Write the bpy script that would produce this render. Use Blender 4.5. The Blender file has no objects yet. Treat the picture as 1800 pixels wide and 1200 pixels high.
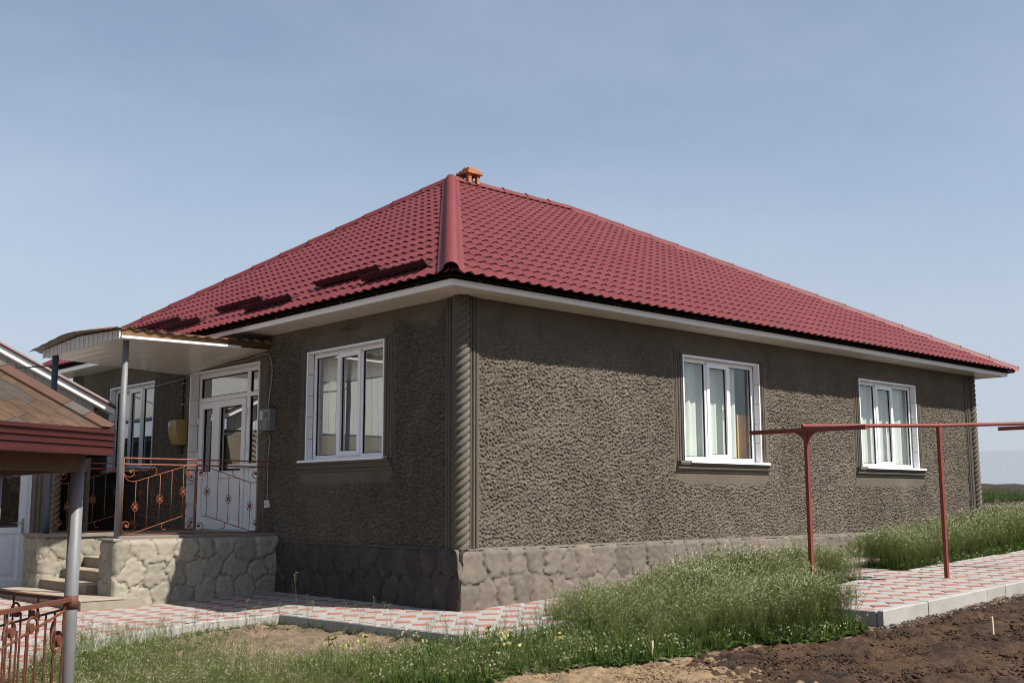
import bpy, bmesh, math, random
import numpy as np
from mathutils import Vector, Matrix, Quaternion
from mathutils.geometry import tessellate_polygon

random.seed(11)
RNG = np.random.default_rng(11)
S = bpy.context.scene
COL = S.collection

# ------------------------------------------------------------------ camera, sky, sun, exposure
FPX, YAW, PIT, ROL = 1949.467, math.radians(47.448), math.radians(8.185), math.radians(-0.164)
CX, CY, CZ = -8.6337, -10.3235, 1.275
cf = Vector((math.cos(PIT) * math.cos(YAW), math.cos(PIT) * math.sin(YAW), math.sin(PIT)))
cr = Vector((math.sin(YAW), -math.cos(YAW), 0)); cu = cr.cross(cf)
cr2 = math.cos(ROL) * cr + math.sin(ROL) * cu; cu2 = -math.sin(ROL) * cr + math.cos(ROL) * cu
cam = bpy.data.cameras.new('camera'); camo = bpy.data.objects.new('camera', cam); COL.objects.link(camo)
cam.sensor_width = 36.0; cam.lens = 36.0 * FPX / 1800.0; cam.clip_start = 0.1; cam.clip_end = 2000
camo.matrix_world = Matrix(((cr2.x, cu2.x, -cf.x, CX), (cr2.y, cu2.y, -cf.y, CY), (cr2.z, cu2.z, -cf.z, CZ), (0, 0, 0, 1)))
S.camera = camo

SUND = Vector((-0.35, 1.0, -1.31)).normalized()          # direction the light travels
W = bpy.data.worlds.new("World"); S.world = W; W.use_nodes = True
wn = W.node_tree.nodes; wl = W.node_tree.links
bg = wn['Background']; sky = wn.new('ShaderNodeTexSky'); sky.sky_type = 'NISHITA'; sky.sun_disc = False
sky.sun_elevation = math.asin(-SUND.z); sky.sun_rotation = math.atan2(-SUND.x, -SUND.y)
sky.altitude = 100; sky.air_density = 1.0; sky.dust_density = 1.0; sky.ozone_density = 2.0
hs = wn.new('ShaderNodeHueSaturation'); hs.inputs['Saturation'].default_value = 0.84
# thin uneven high cloud veil
tc = wn.new('ShaderNodeTexCoord'); mp = wn.new('ShaderNodeMapping'); mp.inputs['Scale'].default_value = (1.0, 1.6, 3.2); mp.inputs['Rotation'].default_value = (0.0, 0.5, 0.4)
nz = wn.new('ShaderNodeTexNoise'); nz.inputs['Scale'].default_value = 2.2; nz.inputs['Detail'].default_value = 6; nz.inputs['Roughness'].default_value = 0.55
rp = wn.new('ShaderNodeMapRange'); rp.inputs['From Min'].default_value = 0.42; rp.inputs['From Max'].default_value = 0.80
rp.inputs['To Min'].default_value = 0.0; rp.inputs['To Max'].default_value = 0.28
mx = wn.new('ShaderNodeMixRGB'); mx.inputs['Color2'].default_value = (4.3, 4.6, 5.15, 1)
hm = wn.new('ShaderNodeMixRGB'); hm.inputs['Color2'].default_value = (3.55, 3.95, 4.65, 1)
wl.new(tc.outputs['Generated'], mp.inputs['Vector']); wl.new(mp.outputs[0], nz.inputs['Vector']); wl.new(nz.outputs['Fac'], rp.inputs['Value'])
sx = wn.new('ShaderNodeSeparateXYZ'); wl.new(tc.outputs['Generated'], sx.inputs[0])
hz = wn.new('ShaderNodeMapRange'); hz.interpolation_type = 'SMOOTHSTEP'; hz.inputs['From Min'].default_value = -0.02; hz.inputs['From Max'].default_value = 0.42
hz.inputs['To Min'].default_value = 0.88; hz.inputs['To Max'].default_value = 0.10; wl.new(sx.outputs['Z'], hz.inputs['Value'])
wl.new(sky.outputs[0], hs.inputs['Color']); wl.new(hs.outputs[0], hm.inputs['Color1']); wl.new(hz.outputs[0], hm.inputs['Fac'])
wl.new(hm.outputs[0], mx.inputs['Color1']); wl.new(rp.outputs[0], mx.inputs['Fac'])
wl.new(mx.outputs[0], bg.inputs['Color']); bg.inputs['Strength'].default_value = 0.094
sun = bpy.data.lights.new('sun', 'SUN'); sun.energy = 5.0; sun.angle = math.radians(0.55); sun.color = (1.0, 0.95, 0.87)
suno = bpy.data.objects.new('sun', sun); COL.objects.link(suno); suno.rotation_euler = SUND.to_track_quat('-Z', 'Y').to_euler()
suno.location = (6, -20, 30)
S.view_settings.view_transform = 'Standard'; S.view_settings.look = 'None'
S.view_settings.exposure = 0.64; S.view_settings.gamma = 1.0; S.view_settings.use_curve_mapping = False
S.render.engine = 'CYCLES'; S.cycles.max_bounces = 8; S.cycles.transparent_max_bounces = 16; S.cycles.use_denoising = True; S.cycles.filter_width = 1.05

# ------------------------------------------------------------------ helpers: materials
def mat(name, col, rough=0.7, var=0.18, scale=6.0, col2=None, c2lo=0.5, c2hi=0.7, c2scale=2.0, bump=0.0, bscale=60.0,
        rand=0.0, metallic=0.0, spec=0.3, stretch=None, back=None, detail=5, bdist=0.01, transl=0.0):
    m = bpy.data.materials.new(name); m.use_nodes = True
    n = m.node_tree.nodes; l = m.node_tree.links; b = n['Principled BSDF']
    b.inputs['Roughness'].default_value = rough; b.inputs['Metallic'].default_value = metallic
    b.inputs['Specular IOR Level'].default_value = spec
    g = n.new('ShaderNodeNewGeometry'); vec = g.outputs['Position']
    if stretch:
        mpn = n.new('ShaderNodeMapping'); mpn.inputs['Scale'].default_value = stretch
        l.new(vec, mpn.inputs['Vector']); vec = mpn.outputs[0]
    t = n.new('ShaderNodeTexNoise'); t.inputs['Scale'].default_value = scale; t.inputs['Detail'].default_value = detail
    t.inputs['Roughness'].default_value = 0.6; l.new(vec, t.inputs['Vector'])
    r = n.new('ShaderNodeMapRange'); r.inputs['From Min'].default_value = 0.25; r.inputs['From Max'].default_value = 0.75
    r.inputs['To Min'].default_value = 1 - var; r.inputs['To Max'].default_value = 1 + var; l.new(t.outputs['Fac'], r.inputs['Value'])
    base = None
    if col2:
        t2 = n.new('ShaderNodeTexNoise'); t2.inputs['Scale'].default_value = c2scale; t2.inputs['Detail'].default_value = 6
        t2.inputs['Roughness'].default_value = 0.65; l.new(vec, t2.inputs['Vector'])
        r2 = n.new('ShaderNodeMapRange'); r2.inputs['From Min'].default_value = c2lo; r2.inputs['From Max'].default_value = c2hi
        l.new(t2.outputs['Fac'], r2.inputs['Value'])
        mxn = n.new('ShaderNodeMixRGB'); mxn.inputs['Color1'].default_value = (*col, 1); mxn.inputs['Color2'].default_value = (*col2, 1)
        l.new(r2.outputs[0], mxn.inputs['Fac']); base = mxn.outputs[0]
    mul = n.new('ShaderNodeVectorMath'); mul.operation = 'SCALE'
    if base: l.new(base, mul.inputs[0])
    else: mul.inputs[0].default_value = col
    l.new(r.outputs[0], mul.inputs['Scale']); out = mul.outputs[0]
    if rand:
        oi = n.new('ShaderNodeObjectInfo'); r3 = n.new('ShaderNodeMapRange')
        r3.inputs['To Min'].default_value = 1 - rand; r3.inputs['To Max'].default_value = 1 + rand
        l.new(oi.outputs['Random'], r3.inputs['Value'])
        m2 = n.new('ShaderNodeVectorMath'); m2.operation = 'SCALE'; l.new(out, m2.inputs[0]); l.new(r3.outputs[0], m2.inputs['Scale']); out = m2.outputs[0]
    if back:
        mb = n.new('ShaderNodeMixRGB'); l.new(g.outputs['Backfacing'], mb.inputs['Fac']); l.new(out, mb.inputs['Color1'])
        mb.inputs['Color2'].default_value = (*back, 1); out = mb.outputs[0]
    l.new(out, b.inputs['Base Color'])
    if transl:
        tl = n.new('ShaderNodeBsdfTranslucent'); ms = n.new('ShaderNodeMixShader'); ms.inputs['Fac'].default_value = transl
        l.new(out, tl.inputs['Color']); l.new(b.outputs[0], ms.inputs[1]); l.new(tl.outputs[0], ms.inputs[2]); l.new(ms.outputs[0], n['Material Output'].inputs['Surface'])
    if bump:
        tb = n.new('ShaderNodeTexNoise'); tb.inputs['Scale'].default_value = bscale; tb.inputs['Detail'].default_value = 4; l.new(vec, tb.inputs['Vector'])
        bn = n.new('ShaderNodeBump'); bn.inputs['Strength'].default_value = bump; bn.inputs['Distance'].default_value = bdist
        l.new(tb.outputs['Fac'], bn.inputs['Height']); l.new(bn.outputs[0], b.inputs['Normal'])
    return m

def glass_mat(name, tint, f0=0.1):
    m = bpy.data.materials.new(name); m.use_nodes = True
    n = m.node_tree.nodes; l = m.node_tree.links
    for x in list(n): n.remove(x)
    o = n.new('ShaderNodeOutputMaterial'); mix = n.new('ShaderNodeMixShader'); tr = n.new('ShaderNodeBsdfTransparent')
    gl = n.new('ShaderNodeBsdfGlossy'); lw = n.new('ShaderNodeLayerWeight'); lw.inputs['Blend'].default_value = 0.5; pw = n.new('ShaderNodeMath'); pw.operation = 'POWER'; pw.inputs[1].default_value = 4.0
    fr = n.new('ShaderNodeMath'); fr.operation = 'MULTIPLY_ADD'; fr.inputs[1].default_value = 1 - f0; fr.inputs[2].default_value = f0; l.new(lw.outputs['Facing'], pw.inputs[0]); l.new(pw.outputs[0], fr.inputs[0])
    tr.inputs['Color'].default_value = (*tint, 1); gl.inputs['Roughness'].default_value = 0.004; gl.inputs['Color'].default_value = (0.95, 0.97, 0.96, 1)
    # float glass is never perfectly flat
    tn = n.new('ShaderNodeTexNoise'); tn.inputs['Scale'].default_value = 1.3; tn.inputs['Detail'].default_value = 1
    ge = n.new('ShaderNodeNewGeometry'); l.new(ge.outputs['Position'], tn.inputs['Vector'])
    bn = n.new('ShaderNodeBump'); bn.inputs['Strength'].default_value = 0.25; bn.inputs['Distance'].default_value = 0.006
    l.new(tn.outputs['Fac'], bn.inputs['Height']); l.new(bn.outputs[0], gl.inputs['Normal'])
    l.new(fr.outputs[0], mix.inputs['Fac']); l.new(tr.outputs[0], mix.inputs[1]); l.new(gl.outputs[0], mix.inputs[2]); l.new(mix.outputs[0], o.inputs['Surface'])
    return m

M = {}
M['plaster'] = mat('grey_brown_plaster', (0.123, 0.103, 0.079), 0.92, 0.14, 2.2, col2=(0.092, 0.074, 0.053), c2scale=0.9, c2lo=0.38, c2hi=0.7, bump=0.25, bscale=160, bdist=0.006, stretch=(1.0, 1.0, 0.55))
M['moulding'] = mat('smooth_plaster', (0.105, 0.089, 0.070), 0.88, 0.10, 5, bump=0.2, bscale=120, bdist=0.004)
M['plinth'] = mat('plinth_plaster', (0.149, 0.127, 0.102), 0.92, 0.16, 7, col2=(0.105, 0.088, 0.071), c2scale=3, c2lo=0.45, c2hi=0.75, rand=0.13, bump=0.6, bscale=90, bdist=0.01)
M['plinth_shade_damp'] = mat('shade_dark_damp_plinth', (0.052, 0.044, 0.037), 0.9, 0.3, 6, col2=(0.090, 0.083, 0.077), c2scale=5, c2lo=0.6, c2hi=0.74, rand=0.16, bump=0.6, bscale=90, bdist=0.01)  # darker copy for the unlit side: shade put into the colour, plus damp stains
M['porchstone'] = mat('porch_stone_plaster', (0.255, 0.230, 0.182), 0.92, 0.15, 9, col2=(0.178, 0.137, 0.089), c2scale=3.5, c2lo=0.6, c2hi=0.85, rand=0.13, bump=0.6, bscale=90, bdist=0.01)
M['white'] = mat('white_upvc', (0.78, 0.79, 0.80), 0.35, 0.03, 3, spec=0.5)
M['whitetile'] = mat('white_reveal_tile', (0.72, 0.715, 0.71), 0.25, 0.04, 4, rand=0.05, spec=0.5)
M['grout'] = mat('tile_grout', (0.40, 0.38, 0.36), 0.8, 0.1)
M['soffit'] = mat('white_soffit_panel', (0.70, 0.655, 0.575), 0.2, 0.05, 2, spec=0.5, rand=0.03)
M['fasciawhite'] = mat('white_fascia_trim', (0.80, 0.80, 0.79), 0.4, 0.04, 3)
M['roof'] = mat('red_metal_tile', (0.144, 0.033, 0.034), 0.5, 0.10, 1.2, col2=(0.140, 0.028, 0.031), c2scale=0.7, rand=0.06, spec=0.22, bump=0.05, bscale=300, bdist=0.002)
M['snow'] = mat('dark_red_snow_guard', (0.052, 0.010, 0.014), 0.5, 0.08, 3)
M['darkgap'] = mat('dark_underlay_and_gap', (0.02, 0.014, 0.012), 0.9, 0.1)
M['wood'] = mat('weathered_wood', (0.165, 0.091, 0.044), 0.75, 0.3, 10, stretch=(0.5, 6, 6), rand=0.1)
M['brick'] = mat('orange_brick', (0.375, 0.150, 0.064), 0.85, 0.15, 20, rand=0.12, bump=0.3, bscale=120, bdist=0.004)
M['glass'] = glass_mat('window_glass', (0.84, 0.88, 0.86), 0.11)
M['glassd'] = glass_mat('tinted_door_glass', (0.40, 0.42, 0.42), 0.42)
M['glassl'] = glass_mat('shaded_window_glass', (0.82, 0.85, 0.83), 0.30)
M['room'] = mat('room_paint', (0.72, 0.72, 0.68), 0.9, 0.04)
M['curtain'] = mat('pale_curtain', (0.66, 0.67, 0.62), 0.9, 0.05, 2)
M['blind'] = mat('vertical_blind_cloth', (0.55, 0.56, 0.53), 0.85, 0.05, 2, rand=0.06)
M['greencur'] = mat('green_curtain', (0.10, 0.17, 0.15), 0.85, 0.1, 2)
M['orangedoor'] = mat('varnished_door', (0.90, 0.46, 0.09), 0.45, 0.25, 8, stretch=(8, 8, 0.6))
M['handle'] = mat('grey_handle', (0.45, 0.45, 0.46), 0.4, 0.05, metallic=0.6)
M['postgrey'] = mat('grey_painted_pipe', (0.148, 0.148, 0.155), 0.5, 0.1, 9, col2=(0.150, 0.145, 0.150), c2scale=7, c2lo=0.6, c2hi=0.72, spec=0.4)
M['postblue'] = mat('blue_painted_pipe', (0.065, 0.090, 0.130), 0.5, 0.12, 9, col2=(0.040, 0.060, 0.070), c2scale=3)
M['iron'] = mat('rust_red_iron', (0.196, 0.061, 0.029), 0.55, 0.2, 20, col2=(0.144, 0.043, 0.022), c2scale=12, c2lo=0.55, c2hi=0.75)
M['ironold'] = mat('old_rusty_iron', (0.105, 0.034, 0.020), 0.7, 0.25, 20, col2=(0.10, 0.055, 0.04), c2scale=12, c2lo=0.5, c2hi=0.7)
M['redpaint'] = mat('red_brown_paint', (0.174, 0.037, 0.026), 0.5, 0.1, 8, col2=(0.155, 0.034, 0.022), c2scale=9, c2lo=0.62, c2hi=0.8, spec=0.4)
M['canopyroof'] = mat('canopy_metal_sheet', (0.182, 0.047, 0.033), 0.5, 0.15, 3, col2=(0.176, 0.110, 0.077), c2scale=2.5, c2lo=0.55, c2hi=0.75, back=(0.198, 0.171, 0.138))
M['siding'] = mat('white_siding', (0.475, 0.468, 0.454), 0.45, 0.05, 2, rand=0.03)
M['slab'] = mat('porch_slab_concrete', (0.198, 0.171, 0.141), 0.85, 0.15, 6)
M['tread'] = mat('tread_tile', (0.325, 0.273, 0.208), 0.55, 0.12, 6, rand=0.05)
M['riser'] = mat('riser_tile', (0.198, 0.141, 0.102), 0.55, 0.1, 6, rand=0.06)
M['pavewhite'] = mat('white_paver', (0.288, 0.273, 0.254), 0.9, 0.10, 14, col2=(0.248, 0.229, 0.205), c2scale=2.2, c2lo=0.5, c2hi=0.75, rand=0.06, bump=0.3, bscale=150, bdist=0.003)
M['pavered'] = mat('red_paver', (0.265, 0.112, 0.086), 0.9, 0.12, 14, col2=(0.30, 0.185, 0.15), c2scale=2.5, c2lo=0.5, c2hi=0.8, rand=0.14, bump=0.3, bscale=150, bdist=0.003)
M['joint'] = mat('sand_joint', (0.162, 0.144, 0.120), 0.95, 0.2, 30)
M['kerb'] = mat('concrete_kerb', (0.320, 0.304, 0.282), 0.9, 0.10, 8, col2=(0.230, 0.211, 0.186), c2scale=4, c2lo=0.5, c2hi=0.75, rand=0.05, bump=0.3, bscale=90, bdist=0.004)
M['soil'] = mat('dark_soil', (0.076, 0.041, 0.021), 0.95, 0.45, 12, col2=(0.024, 0.014, 0.009), c2scale=1.6, c2lo=0.42, c2hi=0.68, bump=0.9, bscale=70, bdist=0.03)
M['soildry'] = mat('dry_soil', (0.217, 0.150, 0.086), 0.95, 0.35, 18, col2=(0.090, 0.056, 0.034), c2scale=7, c2lo=0.5, c2hi=0.75, bump=0.6, bscale=90, bdist=0.02)
M['lawnsoil'] = mat('lawn_soil', (0.185, 0.128, 0.088), 0.95, 0.28, 9, col2=(0.118, 0.090, 0.056), c2scale=1.9, c2lo=0.42, c2hi=0.62, bump=0.8, bscale=60, bdist=0.02)
M['field'] = mat('far_field_soil', (0.040, 0.021, 0.015), 0.95, 0.35, 1.3, col2=(0.058, 0.033, 0.023), c2scale=0.35, c2lo=0.5, c2hi=0.7, bump=0.9, bscale=2.5, bdist=0.3)
M['strip'] = mat('concrete_strip', (0.252, 0.240, 0.228), 0.9, 0.2, 1.5)
M['stem'] = mat('weed_stem_green', (0.118, 0.150, 0.044), 0.8, 0.35, 3.0, col2=(0.165, 0.175, 0.062), c2scale=1.2, c2lo=0.45, c2hi=0.75, transl=0.35, spec=0.15)
M['lawn'] = mat('dull_lawn_green', (0.066, 0.088, 0.029), 0.85, 0.45, 4.0, col2=(0.115, 0.118, 0.052), c2scale=1.6, c2lo=0.45, c2hi=0.7, transl=0.2, spec=0.1)
M['leaf'] = mat('weed_leaf_green', (0.062, 0.104, 0.022), 0.75, 0.35, 4.0, col2=(0.115, 0.135, 0.045), c2scale=1.7, transl=0.3, spec=0.12)
M['flower'] = mat('tiny_cream_flower', (0.56, 0.57, 0.35), 0.8, 0.15, 5, transl=0.3, spec=0.1)
M['yellow'] = mat('yellow_flower', (0.36, 0.33, 0.13), 0.8, 0.15, 5)
M['straw'] = mat('dry_straw', (0.266, 0.210, 0.126), 0.9, 0.25, 8)
M['shtan'] = mat('tan_shingle', (0.065, 0.040, 0.025), 0.95, 0.25, 14, col2=(0.114, 0.063, 0.036), c2scale=6, rand=0.1, bump=0.8, bscale=160, bdist=0.006)
M['shgrey'] = mat('grey_shingle', (0.053, 0.041, 0.035), 0.95, 0.25, 14, col2=(0.096, 0.066, 0.048), c2scale=6, rand=0.1, bump=0.8, bscale=160, bdist=0.006)
M['hipbrown'] = mat('brown_hip_strip', (0.086, 0.043, 0.029), 0.8, 0.12, 12, rand=0.06, bump=0.3, bscale=200, bdist=0.003)
M['hipgrey'] = mat('grey_hip_strip', (0.080, 0.065, 0.054), 0.8, 0.12, 12, rand=0.06, bump=0.3, bscale=200, bdist=0.003)
M['fasciared'] = mat('red_metal_fascia', (0.052, 0.012, 0.010), 0.45, 0.1, 6, stretch=(1, 1, 6))
M['darkwood'] = mat('dark_timber', (0.09, 0.055, 0.035), 0.8, 0.25, 12)
M['ply'] = mat('pale_soffit_ply', (0.198, 0.150, 0.102), 0.8, 0.15, 5)
M['meter'] = mat('yellow_meter_plastic', (0.30, 0.225, 0.085), 0.5, 0.08, 6)
M['meterwin'] = mat('meter_window', (0.35, 0.36, 0.36), 0.3, 0.1, 30)
M['elbox'] = mat('grey_meter_plastic', (0.14, 0.145, 0.155), 0.45, 0.1, 6)
M['eldark'] = mat('dark_meter_window', (0.02, 0.02, 0.025), 0.25, 0.1, 6)
M['blackpipe'] = mat('black_pipe', (0.012, 0.01, 0.01), 0.5, 0.1)
M['cable'] = mat('pale_cable', (0.294, 0.273, 0.238), 0.6, 0.1)
M['cabledark'] = mat('dark_cable', (0.025, 0.03, 0.035), 0.6, 0.1)
M['wire'] = mat('galvanised_wire', (0.16, 0.17, 0.185), 0.5, 0.1, metallic=0.3)
M['annexroof'] = mat('pale_grey_roof_sheet', (0.26, 0.25, 0.235), 0.7, 0.15, 3)
M['annexwall'] = mat('annex_plaster', (0.174, 0.147, 0.111), 0.9, 0.1, 4, bump=0.8, bscale=45, bdist=0.02)
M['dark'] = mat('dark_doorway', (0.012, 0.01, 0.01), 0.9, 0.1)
M['stake'] = mat('pale_wood_stake', (0.55, 0.42, 0.28), 0.8, 0.15, 20)

# ------------------------------------------------------------------ helpers: objects
def wm(o):
    m = o.matrix_basis.copy()
    if o.parent: m = wm(o.parent) @ o.matrix_parent_inverse @ m
    return m
def par(o, p):
    if p is None: return o
    o.parent = p; o.matrix_parent_inverse = wm(p).inverted(); return o
def tag(o, label, cat, group=None):
    o['label'] = label; o['category'] = cat
    if group: o['group'] = group
    return o
def thing(name, loc, label, cat, group=None):
    o = bpy.data.objects.new(name, None); COL.objects.link(o); o.location = loc; o.empty_display_size = 0.2
    return tag(o, label, cat, group)
def link(name, me, parent=None, loc=None, matrix=None):
    o = bpy.data.objects.new(name, me); COL.objects.link(o)
    if matrix is not None: o.matrix_basis = matrix
    if loc is not None: o.location = loc
    return par(o, parent)

class MB:
    def __init__(s): s.v = []; s.f = []; s.m = []
    def add(s, v, f, mi=0):
        b = len(s.v); s.v += [tuple(x) for x in v]; s.f += [tuple(i + b for i in q) for q in f]; s.m += [mi] * len(f); return s
    def hexa(s, p, mi=0):   # 8 points: bottom 4 ccw, top 4 ccw
        return s.add(p, [(3, 2, 1, 0), (4, 5, 6, 7), (0, 1, 5, 4), (1, 2, 6, 5), (2, 3, 7, 6), (3, 0, 4, 7)], mi)
    def box(s, x0, x1, y0, y1, z0, z1, mi=0):
        return s.hexa([(x0, y0, z0), (x1, y0, z0), (x1, y1, z0), (x0, y1, z0), (x0, y0, z1), (x1, y0, z1), (x1, y1, z1), (x0, y1, z1)], mi)
    def bevbox(s, x0, x1, y0, y1, z0, z1, b=0.008, mi=0):   # box with chamfered top edges
        p = [(x0, y0, z0), (x1, y0, z0), (x1, y1, z0), (x0, y1, z0), (x0, y0, z1 - b), (x1, y0, z1 - b), (x1, y1, z1 - b), (x0, y1, z1 - b),
             (x0 + b, y0 + b, z1), (x1 - b, y0 + b, z1), (x1 - b, y1 - b, z1), (x0 + b, y1 - b, z1)]
        return s.add(p, [(3, 2, 1, 0), (0, 1, 5, 4), (1, 2, 6, 5), (2, 3, 7, 6), (3, 0, 4, 7), (4, 5, 9, 8), (5, 6, 10, 9), (6, 7, 11, 10), (7, 4, 8, 11), (8, 9, 10, 11)], mi)
    def tube(s, pts, r, n=6, closed=False, caps=True, mi=0):
        pts = [Vector(p) for p in pts]; k = len(pts); rs = r if isinstance(r, (list, tuple)) else [r] * k
        base = len(s.v); prev = None
        for i, p in enumerate(pts):
            a = pts[i - 1] if (i > 0 or closed) else p; b = pts[(i + 1) % k] if (i < k - 1 or closed) else p
            t = (b - a).normalized() if (b - a).length > 1e-9 else Vector((0, 0, 1))
            if prev is None:
                ref = Vector((0, 0, 1)) if abs(t.z) < 0.9 else Vector((1, 0, 0)); u = t.cross(ref).normalized()
            else: u = (prev - t * prev.dot(t)).normalized()
            prev = u; w = t.cross(u)
            for j in range(n):
                an = 2 * math.pi * j / n; q = p + rs[i] * (math.cos(an) * u + math.sin(an) * w); s.v.append(tuple(q))
        for i in range(k if closed else k - 1):
            for j in range(n):
                a = base + i * n + j; b = base + i * n + (j + 1) % n; c = base + ((i + 1) % k) * n + (j + 1) % n; d = base + ((i + 1) % k) * n + j
                s.f.append((a, b, c, d)); s.m.append(mi)
        if caps and not closed:
            s.f.append(tuple(base + j for j in reversed(range(n)))); s.m.append(mi)
            s.f.append(tuple(base + (k - 1) * n + j for j in range(n))); s.m.append(mi)
        return s
    def disc(s, c, axis, r, th, n=10, mi=0):
        c = Vector(c); a = Vector(axis).normalized(); return s.tube([c - a * th / 2, c + a * th / 2], r, n, mi=mi)
    def build(s, name, mats, parent=None, smooth=False, recalc=True):
        me = bpy.data.meshes.new(name); me.from_pydata(s.v, [], s.f)
        for m in (mats if isinstance(mats, list) else [mats]): me.materials.append(m)
        if any(s.m): me.polygons.foreach_set('material_index', s.m)
        if recalc:
            bm = bmesh.new(); bm.from_mesh(me); bmesh.ops.recalc_face_normals(bm, faces=bm.faces); bm.to_mesh(me); bm.free()
        if smooth: me.shade_smooth()
        return link(name, me, parent)

class FR:   # facade frame: a along wall, z up, d outward
    def __init__(s, o, ea, n): s.o = Vector(o); s.ea = Vector(ea); s.n = Vector(n)
    def __call__(s, a, z, d=0.0): p = s.o + s.ea * a + s.n * d; return (p.x, p.y, p.z + z)
    def box(s, mb, a0, a1, z0, z1, d0, d1, mi=0):
        return mb.hexa([s(a0, z0, d1), s(a1, z0, d1), s(a1, z0, d0), s(a0, z0, d0), s(a0, z1, d1), s(a1, z1, d1), s(a1, z1, d0), s(a0, z1, d0)], mi)
FRT = FR((0, 0, 0), (1, 0, 0), (0, -1, 0))        # sunny long wall
FLT = FR((0, 0, 0), (0, 1, 0), (-1, 0, 0))        # shaded entrance wall

def raw_mesh(name, V, F, mats, mi=None, smooth=False):
    """V (n,3) array, F list of (m,k) int arrays"""
    me = bpy.data.meshes.new(name); V = np.ascontiguousarray(V, dtype=np.float32)
    me.vertices.add(len(V)); me.vertices.foreach_set('co', V.ravel())
    if not isinstance(F, list): F = [F]
    lens = np.concatenate([np.full(len(f), f.shape[1], np.int32) for f in F]); idx = np.concatenate([np.asarray(f, np.int32).ravel() for f in F])
    me.loops.add(len(idx)); me.loops.foreach_set('vertex_index', idx)
    st = np.concatenate([[0], np.cumsum(lens)[:-1]]).astype(np.int32)
    me.polygons.add(len(lens)); me.polygons.foreach_set('loop_start', st)
    for m in (mats if isinstance(mats, list) else [mats]): me.materials.append(m)
    if mi is not None: me.polygons.foreach_set('material_index', np.asarray(mi, np.int32))
    if smooth: me.polygons.foreach_set('use_smooth', np.ones(len(lens), bool))
    me.update(calc_edges=True); me.validate(); return me
def compress(V, F):
    used = np.unique(F); mp = np.full(len(V), -1, np.int64); mp[used] = np.arange(len(used)); return V[used], mp[F]
def grid_faces(ny, nx):
    i = np.arange((ny - 1) * (nx - 1)); r = i // (nx - 1); c = i % (nx - 1); a = r * nx + c
    return np.stack([a, a + 1, a + nx + 1, a + nx], 1)
def bandnoise(ny, nx, dx, lam, bw=0.5, ang=None, stretch=1.0, seed=0):
    r = np.random.default_rng(seed); h = r.standard_normal((ny, nx)); Fh = np.fft.rfft2(h)
    ky = np.fft.fftfreq(ny, dx)[:, None]; kx = np.fft.rfftfreq(nx, dx)[None, :]
    if ang is not None:
        c, s = math.cos(ang), math.sin(ang); u = kx * c + ky * s; w = -kx * s + ky * c; k = np.sqrt((u * stretch) ** 2 + w ** 2)
    else: k = np.sqrt(kx ** 2 + ky ** 2)
    g = np.exp(-((k - 1 / lam) / (bw / lam)) ** 2); h = np.fft.irfft2(Fh * g, s=(ny, nx)); return h / h.std()
def lownoise(ny, nx, dx, lam, seed=0):
    r = np.random.default_rng(seed); h = r.standard_normal((ny, nx)); Fh = np.fft.rfft2(h)
    ky = np.fft.fftfreq(ny, dx)[:, None]; kx = np.fft.rfftfreq(nx, dx)[None, :]
    h = np.fft.irfft2(Fh * np.exp(-(kx ** 2 + ky ** 2) * lam ** 2), s=(ny, nx)); return h / h.std()
def sstep(a, b, x):
    t = np.clip((x - a) / (b - a), 0, 1); return t * t * (3 - 2 * t)

# ------------------------------------------------------------------ terrain
def zpave(x, y=0): return np.maximum(0.04 * np.asarray(x, float), -0.07)
def zland(x, y):
    x = np.asarray(x, float); y = np.asarray(y, float)
    z = np.where(x < 62, 0.04 * np.maximum(x, -1.75), 2.48 - 0.02 * (x - 62)) - 0.15 + 0.04 * np.clip(1.5 - x, 0, 1)
    far = np.sqrt((x - 5) ** 2 + (y - 5) ** 2)
    return z - 0.012 * np.clip(-y - 4.0, 0, 12) - np.where(far > 120, (far - 120) * 0.004, 0)
def soil_edge(x):   # y of the border between weeds (north) and dug soil (south)
    return np.interp(x, [-9, -2.6, -2.17, -1.6, -0.85, 0.33, 1.05, 2.3, 2.5, 12], [-3.4, -3.35, -3.27, -3.38, -3.68, -3.8, -4.15, -4.05, -4.06, -4.06])

gx = np.concatenate([np.linspace(-260, -14, 30), np.linspace(-12, 40, 80), np.linspace(42, 120, 60), np.linspace(126, 420, 30)])
gy = np.concatenate([np.linspace(-260, -20, 30), np.linspace(-18, 60, 120), np.linspace(64, 420, 40)])
GX, GY = np.meshgrid(gx, gy); GZ = zland(GX, GY) - 0.10
r_ = np.random.default_rng(3); GZ = GZ + np.where(GX > 36, 1, 0) * r_.normal(0, 0.05, GX.shape)
me = raw_mesh('field', np.stack([GX, GY, GZ], -1).reshape(-1, 3), grid_faces(*GX.shape), M['field'], smooth=True)
o = link('field', me); o['kind'] = 'structure'

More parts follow.
